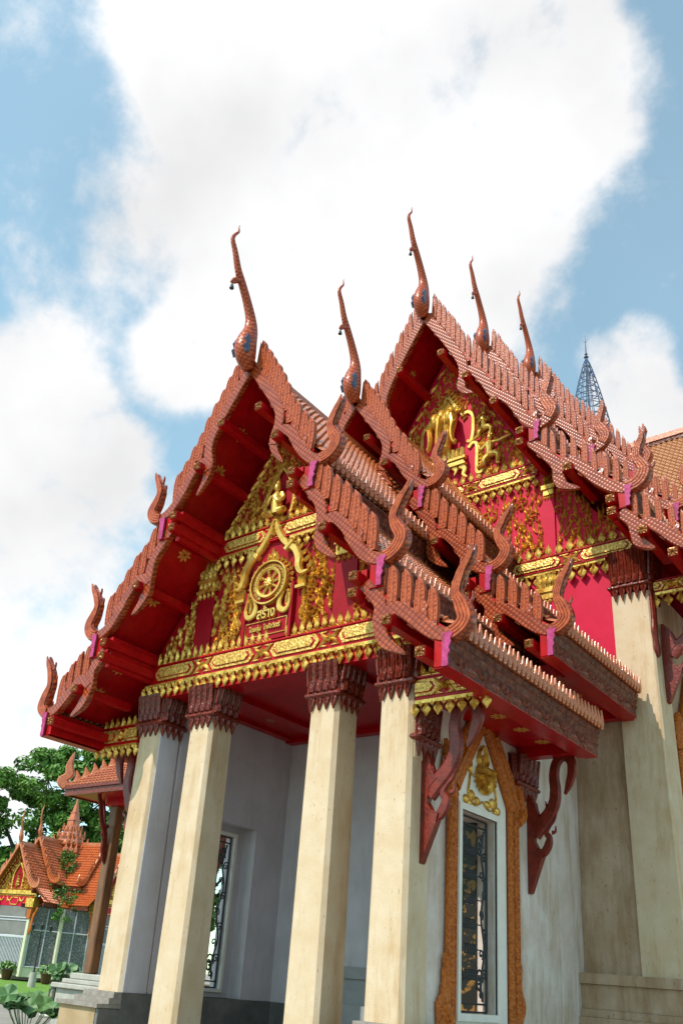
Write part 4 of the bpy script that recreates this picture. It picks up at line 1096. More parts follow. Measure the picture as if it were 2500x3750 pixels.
for s in (1, -1):
    Q = PH if s > 0 else mir(PH)
    b = MB(); scrollwork(b, Q, [(.03, 17.5), (.03, 16.2), (.95, 13.2), (2.5, 13.2), (2.35, 13.6)], .175, .29, .034, .05, seed=11, avoid=hall_avoid)
    for i in range(10):
        t = i / 10; flame(b, Q, 2.42 - 2.3 * t, 13.35 + 4.0 * t, PI / 2 + .5, .42, .06, .8, .06)
    build('gold_scrollwork', b, 'gold', GH)
    b = MB(); scrollwork(b, Q, [(3.12, 10.4), (4.95, 10.4), (4.6, 10.95), (3.12, 12.6)], .20, .35, .038, .06, seed=13); build('gold_scrollwork', b, 'gold', GH)
    b = MB(); scrollwork(b, Q, [(.1, 10.5), (2.72, 10.5), (2.72, 12.4), (.1, 12.4)], .21, .34, .038, .06, seed=17); build('gold_scrollwork', b, 'gold', GH)
b = MB(); P = front(6.56)
for s in (1, -1):
    b.sweep(cr([(0, 16.22), (s * .2, 15.85), (s * .46, 15.44), (s * .52, 15.36)], 4), [.055] * 13, P, -.03, .05)
    b.sweep(cr([(s * .50, 15.40), (s * .66, 15.42), (s * .80, 15.24), (s * .82, 14.9), (s * .80, 14.6), (s * .74, 14.42), (s * .64, 14.46)], 4), [.055] * 25, P, -.03, .05)
    b.sweep(cr([(s * .68, 14.22), (s * .80, 14.34), (s * .92, 14.28), (s * .94, 14.0), (s * .93, 13.6), (s * .95, 13.36), (s * 1.06, 13.34), (s * 1.10, 13.5)], 4), [.055] * 29, P, -.03, .05)
    for i in range(14):
        t = i / 14; u = (.1 + .52 * t * 1.3) if t < .6 else .92; flame(b, P, s * u, 16.2 - 1.75 * t, PI / 2 - s * .7, .2, .045, -s * .5, .05)
    for i in range(7): flame(b, P, s * 1.0, 13.5 + i * .12, PI / 2 - s * .7, .16, .04, -s * .5, .05)
build('gable_arch', b, 'goldflat', GH)
# three-headed elephant on its pedestal, one continuous relief
b = MB()
E3 = lambda u, n, v: (u, 6.55 - n, v)
b.ell((0, 6.44, 15.02), (.44, .26, .42)); b.ell((0, 6.36, 15.30), (.32, .26, .30))
for s in (-1, 1):
    b.ell((s * .38, 6.34, 15.24), (.31, .24, .29)); b.ell((s * .20, 6.26, 15.16), (.10, .12, .26)); b.ell((s * .54, 6.30, 15.36), (.12, .14, .13))
    b.tube(cr([(s * .50, 6.30, 15.22), (s * .62, 6.24, 14.98), (s * .57, 6.22, 14.70), (s * .60, 6.22, 14.44), (s * .70, 6.24, 14.32), (s * .76, 6.25, 14.42)], 4), [.17, .15, .13, .115, .10, .085, .07, .055, .03], 10)
    b.tube(cr([(s * .52, 6.24, 15.06), (s * .68, 6.16, 14.96), (s * .84, 6.14, 15.02)], 3), [.04, .036, .03, .018, .004], 8)
    b.tube(cr([(s * .20, 6.40, 14.95), (s * .22, 6.36, 14.6), (s * .20, 6.35, 14.25), (s * .21, 6.33, 14.18)], 4), [.22, .20, .185, .17, .165, .175], 12)
b.tube(cr([(0, 6.20, 15.2), (0, 6.12, 14.95), (-.02, 6.10, 14.65), (0, 6.12, 14.42), (.08, 6.10, 14.32)], 4), [.15, .13, .11, .09, .075, .055, .025], 10)
b.v = [(x * .60, y, z) for x, y, z in b.v]
build('elephant_relief', b, 'golddeep', GH)
b = MB(); P = front(6.50)
for k in range(5): bud(b, P, -.18 + .09 * k, 15.46, .34 + .3 * math.sin(PI * k / 4), .07, .08)
for s in (-1, 1):
    for k in range(3): bud(b, P, s * (.3 + .09 * k), 15.44, .3 - .05 * k, .055, .07)
P = front(6.45)
for k in range(9): b.strip([(-.56 + .14 * k, 13.92), (-.56 + .14 * k, 14.04), (-.56 + .14 * k, 14.19)], [.062, .068, .05], P, .1, 0, 0, .6)
for (z0, z1, w, d) in ((13.84, 13.92, .66, .08), (13.74, 13.80, .60, .05), (13.66, 13.72, .66, .08)): b.prism([(-w, z0), (w, z0), (w, z1), (-w, z1)], P, -.05, d)
for s in (-1, 1):
    b.sweep(cr([(s * .5, 13.66), (s * .62, 13.52), (s * .58, 13.36), (s * .70, 13.24)], 4), [.1, .1, .09, .08, .07, .065, .06, .055, .05, .045, .04, .03, .015], P, -.05, .04)
    b.sweep(cr([(s * .3, 13.66), (s * .36, 13.54), (s * .30, 13.40)], 4), [.1, .09, .08, .07, .06, .045, .03, .015, .005], P, -.05, .04)
build('pedestal_relief', b, 'goldflat', GH)
def kneeler(x, z, s, k, arm):
    b = MB(); T = lambda u, v, n: (x + s * u * k, 6.55 - n * k, z + v * k)
    def tb(pts, rad): b.tube([T(*p) for p in cr(pts, 4)], [r * k for r in rad_fit(rad, (len(pts) - 1) * 4 + 1)], 9)
    tb([(0, .32, .05), (0, .52, .09), (.01, .74, .09), (.01, .86, .08)], [.13, .10, .16, .06])
    b.ell(T(.02, 1.0, .1), (.085 * k, .085 * k, .105 * k)); tb([(.02, 1.07, .1), (.02, 1.16, .1), (.02, 1.34, .1)], [.08, .05, .006])
    tb([(.0, .34, .06), (.22, .28, .14), (.34, .18, .14), (.28, -.04, .08), (.36, -.08, .1)], [.12, .105, .09, .06, .03])
    tb([(-.02, .34, .04), (-.16, .18, .12), (-.2, .05, .1), (-.38, .0, .06), (-.46, .03, .06)], [.12, .1, .085, .06, .03])
    if arm == 'pray':
        for q in (-1, 1): tb([(q * .15, .78, .06), (q * .21, .62, .12), (q * .08, .62, .2), (.02, .74, .2)], [.055, .05, .045, .025])
    else:
        tb([(.14, .78, .08), (.34, .74, .1), (.58, .80, .1), (.78, .82, .1)], [.06, .05, .045, .02])
        tb([(-.14, .78, .08), (-.28, .6, .12), (-.34, .74, .14), (-.42, .86, .12)], [.06, .05, .045, .02])
    build('deity_figure', b, 'goldflat', GH)
def rad_fit(r, n):
    o = []
    for i in range(n):
        t = i / (n - 1) * (len(r) - 1); k = min(int(t), len(r) - 2); o.append(r[k] + (r[k + 1] - r[k]) * (t - k))
    return o
for s in (-1, 1):
    kneeler(s * 1.17, 14.42, s, .72, 'pray'); kneeler(s * 1.34, 13.46, s, .82, 'bow')
# cross wing at the back with its own ridge
b = MB()
tile_src = MB()
tile_field(tile_src, 0, 20.1, 4.4, 14.2, .0, 13.0, .19, .26, 1)
b.add([(y + .2, 17.6 - x, z) for x, y, z in tile_src.v], tile_src.f, 0)
b.add([(-(y + .2), 17.6 - x, z) for x, y, z in tile_src.v], tile_src.f, 0)
b.prism([(17.58, 20.05), (22., 14.0), (22, 13.9), (17.58, 19.9)], lambda u, v, n: (n, u, v), -13.2, 13.2)
build('cross_roof', b, 'paletile', HA)
b = MB(); b.box(-13.2, 13.2, 17.42, 17.78, 20.02, 20.16); o = build('cross_ridge', b, 'fascia', HA)
b = MB(); b.box(-13.2, 13.2, 17.38, 17.82, 20.165, 20.38); build('ridge_tiles', b, 'antefix', o)
b = MB(); b.box(-12.6, -5.12, 14.8, 21., -1.19, 14.2); b.box(5.12, 12.6, 14.8, 21., -1.19, 14.2); build('cross_wall', b, 'tan', HA)
# ---- wire spire on the crossing
b = MB(); c = (0, 17.6)
prof = []
for i in range(17):
    t = i / 16; z = 20.6 + 4.7 * t; r = 1.0 * (1 - t) ** .8 + .02
    prof.append((r, z))
for r, z in prof: b.tube([(c[0] + r * math.cos(2 * PI * k / 14), c[1] + r * math.sin(2 * PI * k / 14), z) for k in range(15)], .016, 5)
for k in range(12):
    a = 2 * PI * k / 12; b.tube([(c[0] + r * math.cos(a), c[1] + r * math.sin(a), z) for r, z in prof], .014, 5)
rr = random.Random(4)
for k in range(70):
    i = rr.randrange(0, 14); a = rr.uniform(0, 6.28); a2 = a + rr.uniform(-.9, .9)
    r, z = prof[i]; r2, z2 = prof[i + rr.choice((1, 1, 2))]
    b.tube([(c[0] + r * math.cos(a), c[1] + r * math.sin(a), z), (c[0] + r2 * math.cos(a2), c[1] + r2 * math.sin(a2), z2)], .013, 5)
build_sp = b
SP = tag(build('wire_spire', b, 'steel'), 'openwork blue steel wire spire rising behind the hall roof on the right', 'spire')
b = MB(); b.tube([(0, 17.6, 20.1), (0, 17.6, 25.2), (0, 17.6, 26.5)], [.05, .04, .006], 8); b.lathe([(.01, 0), (.1, .05), (.02, .14), (.07, .2), (.01, .32)], 10, (0, 17.6, 25.3))
for a in (-.5, .5): b.tube([(0, 17.6, 26.1), (a * .25, 17.6, 26.3)], [.012, .004], 5)
build('mast', b, 'steel', SP)
# ================================================================== SURROUNDINGS
GZ = -1.2
def flat(name, poly, z, m):
    me = bpy.data.meshes.new(name); me.from_pydata([(x, y, z) for x, y in poly], [], [tuple(range(len(poly)))]); me.materials.append(M[m])
    o = bpy.data.objects.new(name, me); COL.objects.link(o); return structure(o)
flat('ground', [(-900, -900), (900, -900), (900, 900), (-900, 900)], GZ - .012, 'paving')
flat('lawn', [(-58, 23.5), (-34, 9.3), (-17.2, 9.6), (-13.8, 11.6), (-33, 27.6), (-46, 37)], GZ - .006, 'lawn')
def kerb(name, pts, w, z0, z1, m):
    b = MB()
    for (xa, ya), (xb, yb) in zip(pts[:-1], pts[1:]):
        l = math.hypot(xb - xa, yb - ya); nx, ny = -(yb - ya) / l * w / 2, (xb - xa) / l * w / 2
        v = [(xa + nx, ya + ny), (xa - nx, ya - ny), (xb - nx, yb - ny), (xb + nx, yb + ny)]
        b.add([(x, y, z0) for x, y in v] + [(x, y, z1) for x, y in v], [(3, 2, 1, 0), (4, 5, 6, 7), (0, 1, 5, 4), (1, 2, 6, 5), (2, 3, 7, 6), (3, 0, 4, 7)])
    return structure(build(name, b, m))
kerb('kerb', [(-57, 22.6), (-34, 9.0), (-17, 9.2), (-13.4, 11.4)], .25, GZ - .02, GZ + .10, 'concrete')
kerb('lawn_wall', [(-60, 27.5), (-46, 37.6)], .3, GZ - .02, GZ + .34, 'cleanwhite')
kerb('paved_path', [(-64, 28.6), (-47.4, 40.6)], 2.4, GZ - .01, GZ + .03, 'brick')

def leaves(mb, clusters, size, seed, up=.35):
    r = random.Random(seed)
    for (cx, cy, cz, rad, n) in clusters:
        for _ in range(n):
            while True:
                x, y, z = r.uniform(-1, 1), r.uniform(-1, 1), r.uniform(-1, 1)
                q = x * x + y * y + z * z
                if .12 < q < 1: break
            p = Vector((cx + x * rad, cy + y * rad, cz + z * rad * .72))
            nrm = Vector((x + r.gauss(0, .6), y + r.gauss(0, .6), z + up + r.gauss(0, .6))).normalized()
            t = nrm.orthogonal().normalized(); t.rotate(Matrix.Rotation(r.uniform(0, 6.28), 3, nrm)); s = nrm.cross(t)
            k = size * r.uniform(.6, 1.25)
            a = p + t * k; b = p + s * k * .42 + nrm * k * .1; c = p - t * k * .8; d = p - s * k * .42 + nrm * k * .1
            mb.add([tuple(a), tuple(b), tuple(c), tuple(d)], [(0, 1, 2), (0, 2, 3)])
def tree(loc, h, lobes, label, seed, m, n=130, size=.30, nclus=70):
    t = thing('broadleaf_tree', label, 'tree', (loc[0], loc[1], GZ))
    r = random.Random(seed); b = MB(); x, y = loc
    b.tube(cr([(x, y, GZ - .1), (x + .2, y + .1, GZ + h * .2), (x - .2, y, GZ + h * .42), (x, y + .2, GZ + h * .7)], 4), [.55, .5, .45, .4, .38, .36, .34, .3, .27, .24, .2, .16, .1], 10)
    cl = []
    for (ox, oy, oz, rr, rz) in lobes:
        b.tube(cr([(x, y, GZ + h * r.uniform(.22, .4)), (x + ox * .4, y + oy * .4, GZ + oz * .72), (x + ox, y + oy, GZ + oz)], 4), [.3, .27, .24, .21, .18, .15, .12, .09, .05], 8)
        for _ in range(int(nclus / len(lobes))):
            while True:
                a, c, d = r.uniform(-1, 1), r.uniform(-1, 1), r.uniform(-1, 1); q = a * a + c * c + d * d
                if .25 < q < 1: break
            cl.append((x + ox + a * rr, y + oy + c * rr, GZ + oz + d * rz, r.uniform(.8, 1.5), int(n * r.uniform(.6, 1.2))))
            if r.random() < .35:
                e = cl[-1]; b.tube([(x + ox, y + oy, GZ + oz), (e[0], e[1], e[2])], [.07, .02], 5)
    build('trunk', b, 'trunk', t)
    b = MB(); leaves(b, cl, size, seed + 1); build('crown', b, m, t, fixn=False)
# view-aligned placement is not needed: the trees stand in a row behind the gate pavilion
tree((-66, 40), 22, [(0, 0, 18.5, 4.6, 4), (4.5, 4, 17, 3.8, 3.6), (-4, -4, 16.5, 4.4, 3.8), (2, 2, 12.5, 5, 4), (-5, -3, 11, 4.6, 4), (7, 7, 13, 4, 3.8), (5, 3, 20, 3., 2.4), (0, 0, 8, 5, 3)],
     'large spreading green tree rising behind the little tiled gate pavilion', 21, 'leaf', n=260, nclus=230, size=.34)
tree((-78, 34), 17, [(0, 0, 14, 5, 4), (-4, -4, 12, 5, 4), (4, 3, 10.5, 4.6, 4), (0, 0, 7, 5, 3.4), (6, 5, 6, 5, 3)],
     'darker tree at the left edge, lower than the large tree', 31, 'leaf2', n=200, nclus=120, size=.40)
tree((-60, 56), 19, [(0, 0, 16, 5, 4.4), (-4, -3, 13, 4.6, 4), (4, 3, 13, 4.6, 4), (0, 0, 9, 5, 4), (-6, -6, 8, 5, 4)],
     'shaded tree behind the shrine roof, right of the large tree', 41, 'leaf2', n=200, nclus=120, size=.40)

# ---- gate pavilion with a crossed roof
PC = Vector((-51.2, 33.4, 0)); N1 = Vector((.244, -.969, 0)); N2 = Vector((.969, .244, 0))
GP = thing('gate_pavilion', 'small gate pavilion with orange crossed roofs and a tiered spire', 'pavilion', (PC.x, PC.y, GZ))
def fr(n, w):      # local frame: a along the wing, b across, z up
    return lambda a, b, z: tuple(PC + n * a + w * b + Vector((0, 0, GZ + z)))
def wing(n, w, tag_):
    T = fr(n, w)
    for (a0, a1, zr, ze, hb, mm) in ((0, 3.7, 10.5, 7.0, 2.15, 'bgtile'), (3.0, 5.7, 9.7, 6.4, 2.05, 'bgtile'), (1.6, 5.4, 6.55, 5.5, 3.1, 'bgtile')):
        for s in (-1, 1):
            src = MB()
            b0 = 0 if zr > 7 else 1.95
            tile_field(src, b0, zr, hb, ze, a0 if zr > 7 else a0, a1, .2, .24, 1)
            b = MB(); b.add([T(y, s * x, z) for x, y, z in src.v], src.f)
            build('roof_slope', b, mm, GP)
            b = MB(); P = lambda u, v, q: T(u, s * v, q)
            q = [T(a0, s * (hb + .02), ze - .05), T(a1, s * (hb + .02), ze - .05), T(a1, s * (hb + .02), ze - .3), T(a0, s * (hb + .02), ze - .3)]
            b.add(q + [tuple(Vector(p) - w * s * .1) for p in q], [(0, 1, 2, 3), (7, 6, 5, 4), (0, 4, 5, 1), (2, 6, 7, 3), (1, 5, 6, 2), (0, 3, 7, 4)]); build('eave_board', b, 'fascia', GP)
            if zr > 7:   # bargeboard with little fins and an upswept end
                PP = lambda u, v, d: T(a1 + d, s * u, v)
                b = MB(); pth = cr([(0, zr + .05), (hb * .45, zr - (zr - ze) * .5), (hb * .62, ze + (zr - ze) * .34), (hb * .8, ze + .45), (hb * 1.0, ze + .15), (hb * 1.2, ze + .2), (hb * 1.24, ze + .5), (hb * 1.2, ze + .9)], 3)
                b.sweep(pth, [.10] * 15 + [.12, .13, .12, .1, .07, .04, .01], PP, -.1, .08)
                for i in range(15):
                    u, v = pth[1 + i] if i < 16 else pth[-1]
                    b.sweep([(u + .04, v), (u + .10, v + .25), (u + .16, v + .45)], [.08, .075, .01], PP, -.05, .05)
                build('bargeboard', b, 'antefix', GP)
        if zr > 7:
            b = MB(); src = [(a0, .12), (a1 + .05, .12)]
            q = [T(a0, -.1, zr - .05), T(a0, .1, zr - .05), T(a1, .1, zr - .05), T(a1, -.1, zr - .05)]; k = [tuple(Vector(p) + Vector((0, 0, .25))) for p in q]
            b.add(q + k, [(0, 1, 2, 3), (7, 6, 5, 4), (0, 4, 5, 1), (1, 5, 6, 2), (2, 6, 7, 3), (3, 7, 4, 0)]); build('ridge_cap', b, 'antefix', GP)
            b = MB(); zz = zr + .1
            pts = cr([(0, 0, .10), (.06, .35, .19), (.10, .7, .13), (.14, 1.0, .08), (.26, 1.4, .07), (.30, 1.9, .05), (.20, 2.3, .035), (.3, 2.6, .006)], 3)
            b.tube([T(a1 + u, 0, zz + v) for u, v, r in pts], [r for u, v, r in pts], 8); build('roof_finial', b, 'antefix', GP)
    # gable and frontage
    a = 5.15; PP = lambda u, v, d: T(a + d, u, v)
    b = MB(); b.prism([(-2.0, 6.3), (2.0, 6.3), (0, 9.5)], PP, -.1, 0); g_ = build('gable', b, 'tympred', GP)
    b = MB(); b.prism([(-2.1, 6.0), (2.1, 6.0), (2.1, 6.3), (-2.1, 6.3)], PP, -.1, .08)
    for s in (-1, 1):
        scrollwork(b, (lambda u, v, d: PP(s * u, v, d)), [(.5, 6.4), (1.75, 6.4), (.1, 9.1), (.1, 8.2), (.5, 7.6)], .2, .3, .07, .06, seed=3)
        b.sweep([(s * .48, 6.35), (s * .5, 7.4), (s * .3, 7.9), (0, 8.3)], [.06] * 4, PP, 0, .08)
        for i in range(14): bud(b, PP, s * (.1 + i * .15), 6.3, .2, .05, .05); bud(b, PP, s * (.1 + i * .15), 6.0, .22, .06, .05, 0, -1)
        for i in range(12): t = i / 12; flame(b, PP, s * (1.95 - 1.9 * t), 6.35 + 3.0 * t, PI / 2, .3, .07, s * .5, .06)
    for k in range(5): bud(b, PP, 0, 6.5 + .2 * k, .4, .22 - .035 * k, .14)
    build('gilding', b, 'gold', g_)
    # swagged red panel, glazing, rails, fence
    b = MB(); b.prism([(-1.7, 5.15), (1.7, 5.15), (1.7, 5.9), (-1.7, 5.9)], PP, -.05, 0); build('swag_panel', b, 'pink' if 0 else 'crimson', GP)
    b = MB()
    for k in range(4):
        u = -1.5 + k * .8 + (.4 if k > 1 else 0) - (.0 if k > 1 else 0)
        b.sweep(cr([(u, 5.75), (u + .12, 5.55), (u + .3, 5.52), (u + .45, 5.75)], 3), [.05] * 10, PP, 0, .06); bud(b, PP, u, 5.8, .5, .06, .05, 0, -1)
    b.sweep([(-.3, 5.25), (.3, 5.25), (.4, 5.5), (.3, 5.75), (-.3, 5.75), (-.4, 5.5), (-.3, 5.25)], [.035] * 7, PP, 0, .05)
    build('gilding', b, 'gold', GP)
    b = MB(); b.prism([(-1.7, 3.1), (1.7, 3.1), (1.7, 5.15), (-1.7, 5.15)], PP, -.06, -.02); build('upper_panel', b, 'greywall', GP)
    b = MB(); 
    for v in (4.35, 4.15, 3.05, .75): b.sweep([(-1.7, v), (1.7, v)], [.04, .04], PP, -.03, .04)
    b.sweep([(-1.7, 3.0), (1.7, 3.0)], [.09, .09], PP, -.04, .05)
    for i in range(24):
        u = -1.65 + i * 3.3 / 23; b.sweep([(u, .75), (u, 2.95)], [.035, .035], PP, -.02, .03, smooth=False)
    build('fence_panel', b, 'fence', GP)
    b = MB(); b.prism([(-1.7, .7), (1.7, .7), (1.7, 3.0), (-1.7, 3.0)], PP, -.5, -.45); build('dark_interior', b, 'bgglass', GP)
    for s in (-1, 1):
        b = MB(); q = 1.85 * s
        for (za, zb, r) in ((.3, 4.4, .16),): 
            b.sweep([(q, za), (q, zb)], [r, r * .9], PP, -.16, .16, .25, smooth=False)
        c = build('post', b, 'palecol', GP)
        b = MB(); b.sweep([(q, 4.3), (q, 4.7), (q, 5.1)], [.19, .24, .3], PP, -.22, .24, .2, smooth=False)
        b.sweep(cr([(q - .05 * s, 3.0), (q + .25 * s, 3.6), (q + .3 * s, 4.4), (q + .6 * s, 5.1)], 3), [.02, .09, .13, .14, .13, .12, .12, .11, .1, .1], PP, .0, .1, .3)
        build('capital', b, 'framewood', c)
        b = MB(); b.prism([(q - .35, 5.1), (q + .35, 5.1), (q + .4, 5.75), (q - .4, 5.75)], PP, -.3, .35); build('gilded_block', b, 'gold', c)
wing(N1, N2, 'a'); wing(N2, N1, 'b')
T = fr(N1, N2)
# corner bay between the two wings
b = MB(); q = [T(a, c, z) for a, c in ((-3.2, -3.2), (-3.2, 3.9), (3.9, 3.9), (3.9, -3.2)) for z in (.3, 1.0)]
b.add(q, [(0, 2, 3, 1), (2, 4, 5, 3), (4, 6, 7, 5), (6, 0, 1, 7), (1, 3, 5, 7), (6, 4, 2, 0)]); build('base_wall', b, 'palecol', GP)
b = MB(); k = 4.6
v = [T(1.9, 5.1, 1.), T(5.1, 1.9, 1.), T(5.1, 1.9, 5.2), T(1.9, 5.1, 5.2)]; b.add(v, [(0, 1, 2, 3)]); b.add([tuple(Vector(p) - (N1 + N2) * .1) for p in v], [(3, 2, 1, 0)])
build('corner_glazing', b, 'bgglass', GP)
b = MB(); Tm = lambda t, z: tuple(Vector(T(1.9, 5.1, z)).lerp(Vector(T(5.1, 1.9, z)), t) + (N1 + N2) * .05)
for t, r in ((.5, .16),): b.tube([Tm(t, .3), Tm(t, 5.2)], [r, r], 8, smooth=False)
build('corner_post', b, 'palecol', GP)
b = MB()
for t in (.03, .27, .73, .97): b.tube([Tm(t, 1.0), Tm(t, 5.1)], .045, 6)
b.tube([Tm(0, 3.55), Tm(1, 3.55)], .05, 6); b.tube([Tm(0, 1.0), Tm(1, 1.0)], .05, 6)
build('glazing_bar', b, 'fence', GP)
b = MB(); v = [T(1.9, 5.1, .3), T(5.1, 1.9, .3), T(5.1, 1.9, 1.), T(1.9, 5.1, 1.)]; b.add([tuple(Vector(p) + (N1 + N2) * .02) for p in v] + [tuple(Vector(p) - (N1 + N2) * .1) for p in v], [(0, 1, 2, 3), (7, 6, 5, 4), (0, 4, 5, 1), (3, 2, 6, 7)]); build('low_wall', b, 'palecol', GP)
b = MB(); src = MB(); v = [T(1.2, 5.6, 5.35), T(5.6, 1.2, 5.35), T(2.6, 2.2, 6.6), T(2.2, 2.6, 6.6)]; b.add(v, [(0, 1, 2, 3)]); build('corner_roof', b, 'bgtile', GP)
b = MB(); v = [T(1.2, 5.6, 5.33), T(5.6, 1.2, 5.33), T(5.6, 1.2, 5.05), T(1.2, 5.6, 5.05)]; b.add(v + [tuple(Vector(p) - (N1 + N2) * .1) for p in v], [(0, 1, 2, 3), (7, 6, 5, 4), (2, 6, 7, 3)]); build('corner_eave', b, 'fascia', GP)
# tiered spire
b = MB(); O = T(0, 0, 0)
def sq(z0, z1, r0, r1, cut=.25):
    def ring(r, z):
        o = []
        for k in range(4):
            for e in ((1, -1 + cut), (1 - cut * .5, -1 + cut), (1 - cut * .5, -1 + cut * .5), (1 - cut, -1 + cut * .5), (1 - cut, -1))[::-1]:
                x, y = e[0] * r, e[1] * r
                for _ in range(k): x, y = -y, x
                o.append(T(x, y, z))
        return o
    n = 20; b.add(ring(r0, z0) + ring(r1, z1), [tuple(range(n - 1, -1, -1)), tuple(range(n, 2 * n))] + [(i, (i + 1) % n, n + (i + 1) % n, n + i) for i in range(n)])
z = 9.4
for (r, h) in ((1.45, .75), (1.22, .7), (.92, .62), (.66, .55)):
    sq(z, z + h * .35, r * .86, r * .86); sq(z + h * .35, z + h * .55, r, r * 1.02); sq(z + h * .55, z + h, r * .95, r * .78)
    for k in range(4):
        for (x, y) in ((1, -.6), (1, 0), (1, .6), (.8, .8)):
            x, y = x * r, y * r
            for _ in range(k): x, y = -y, x
            p = Vector(T(x, y, z + h * .5)); b.tube([tuple(p), tuple(p + Vector((0, 0, .25))), tuple(p + Vector((0, 0, .62 * r ** .5)))], [.13 * r, .12 * r, .01], 4, smooth=False)
    z += h * .98
for (r0, r1, h) in ((.42, .40, .5), (.46, .46, .1), (.36, .26, .55), (.30, .30, .08), (.22, .14, .6), (.10, .02, .9)):
    sq(z, z + h, r0, r1); z += h
build('tiered_spire', b, 'antefix', GP)
# ivy hanging under the spire and in the roof valley
b = MB(); r = random.Random(8); cl = []
for i in range(20):
    t = r.random(); a = 1.5 + .1 * r.random(); zz = 9.6 - 2.2 * r.random() ** 1.6
    cl.append((*T(a * (1 - t) + .9 * t + .6, .7 * (1 - t) + a * t + .5, zz), .34, 34))
for i in range(30):
    t = r.random(); u = r.uniform(-1.3, 1.3) * (1 - .55 * t); zz = 7.1 - 2.7 * t
    cl.append((*T(2.5 + t * 1.6 - u * .75, 2.5 + t * 1.6 + u * .75, zz), .40 - .12 * t, 36))
leaves(b, cl, .12, 9)
tag(build('climbing_ivy', b, 'ivy', None, fixn=False), 'green ivy hanging from the spire and roof valley of the gate pavilion', 'ivy')

# ---- boundary shrine beside the porch
SH = thing('boundary_shrine', 'small shrine with tiled hipped roof on brown posts, just left of the porch', 'shrine', (-9.3, 6.45, GZ))
sx, sy = -9.3, 6.45
b = MB()
for (h0, h1, z0, z1) in ((2.2, 1.22, 5.18, 5.98),):
    for k in range(4):
        src = MB(); L = 2 * h0
        tile_field(src, h1, z1, h0, z0, -h0, h0, .16, .17, 1)
        vv = []
        for x, y, z in src.v:
            y = max(-x, min(x, y))
            X, Y = x, y
            for _ in range(k): X, Y = -Y, X
            vv.append((sx + X, sy + Y, z))
        b.add(vv, src.f)
build('roof_slope', b, 'tile', SH)
b = MB(); b.box(sx - 2.2, sx + 2.2, sy - 2.2, sy - 2.14, 4.96, 5.2); b.box(sx - 2.2, sx + 2.2, sy + 2.14, sy + 2.2, 4.96, 5.2); b.box(sx - 2.2, sx - 2.14, sy - 2.139, sy + 2.139, 4.96, 5.2); b.box(sx + 2.14, sx + 2.2, sy - 2.139, sy + 2.139, 4.96, 5.2)
b.box(sx - 2.26, sx + 2.26, sy - 2.26, sy - 2.201, 5.14, 5.22); build('eave_board', b, 'capital', SH)
b = MB(); b.box(sx - 2.13, sx + 2.13, sy - 2.13, sy + 2.13, 5.0, 5.06); b.box(sx - 1.3, sx + 1.3, sy - 1.3, sy + 1.3, 4.78, 4.999); build('eave_soffit', b, 'red', SH)
b = MB()
for (h, z0, z1) in ((1.25, 5.98, 6.14), (1.05, 6.14, 6.26), (1.15, 6.26, 6.44), (.9, 6.44, 6.9), (.6, 6.9, 7.5), (.3, 7.5, 8.4)): b.bbox(sx - h, sx + h, sy - h, sy + h, z0, z1 - .003, .04)
build('roof_crown', b, 'antefix', SH)
for (qx, qy) in ((-1, -1), (1, -1), (-1, 1), (1, 1)):
    b = MB(); P = lambda u, v, n: (sx + qx * u - qy * n * .707, sy + qy * u + qx * n * .707, v)
    b.sweep(cr([(2.18, 5.2), (2.28, 5.42), (2.16, 5.62), (2.2, 5.9), (2.14, 6.3)], 4), [.1, .12, .13, .13, .12, .11, .10, .10, .1, .1, .09, .08, .07, .055, .04, .025, .005], P, -.07, .07)
    b.sweep([(2.2, 5.2), (1.2, 6.02)], [.08, .08], P, -.09, .09)
    for i in range(5): u = 2.0 - i * .17; v = 5.34 + i * .14; b.sweep(cr([(u, v), (u - .02, v + .2), (u + .03, v + .42)], 3), [.08, .085, .08, .065, .045, .025, .004], P, -.03, .03)
    build('hip_ridge', b, 'antefix', SH)
    b = MB(); b.bbox(sx + qx * 1.05 - .16, sx + qx * 1.05 + .16, sy + qy * 1.05 - .16, sy + qy * 1.05 + .16, .16, 4.8, .03); o = build('post', b, 'postwood', SH)
    for (P, e) in (((lambda u, v, n: (sx + qx * (1.21 + u), sy + qy * 1.05 + n, v)), 0), ((lambda u, v, n: (sx + qx * 1.05 + n, sy + qy * (1.21 + u), v)), 1)):
        b = MB(); b.sweep(cr([(.0, 3.1), (.10, 3.5), (.16, 3.95), (.34, 4.3), (.46, 4.7), (.58, 5.0)], 4), [.01, .05, .08, .1, .11, .11, .10, .10, .1, .09, .085, .08, .08, .08, .08, .075, .075, .07, .07, .07, .07], P, -.05, .05)
        b.sweep(cr([(.06, 4.2), (.2, 4.05), (.3, 3.85)], 3), [.04, .045, .05, .045, .035, .02, .004], P, -.04, .04)
        build('eave_bracket', b, 'bracket', o)
b = MB()
for (h, z0, z1) in ((1.66, -1.2, -.25), (1.78, -.25, -.12), (1.58, -.12, .0), (1.44, .0, .16)): b.bbox(sx - h, sx + h, sy - h, sy + h, z0, z1 - .003, .02)
build('plinth', b, 'concrete', SH)

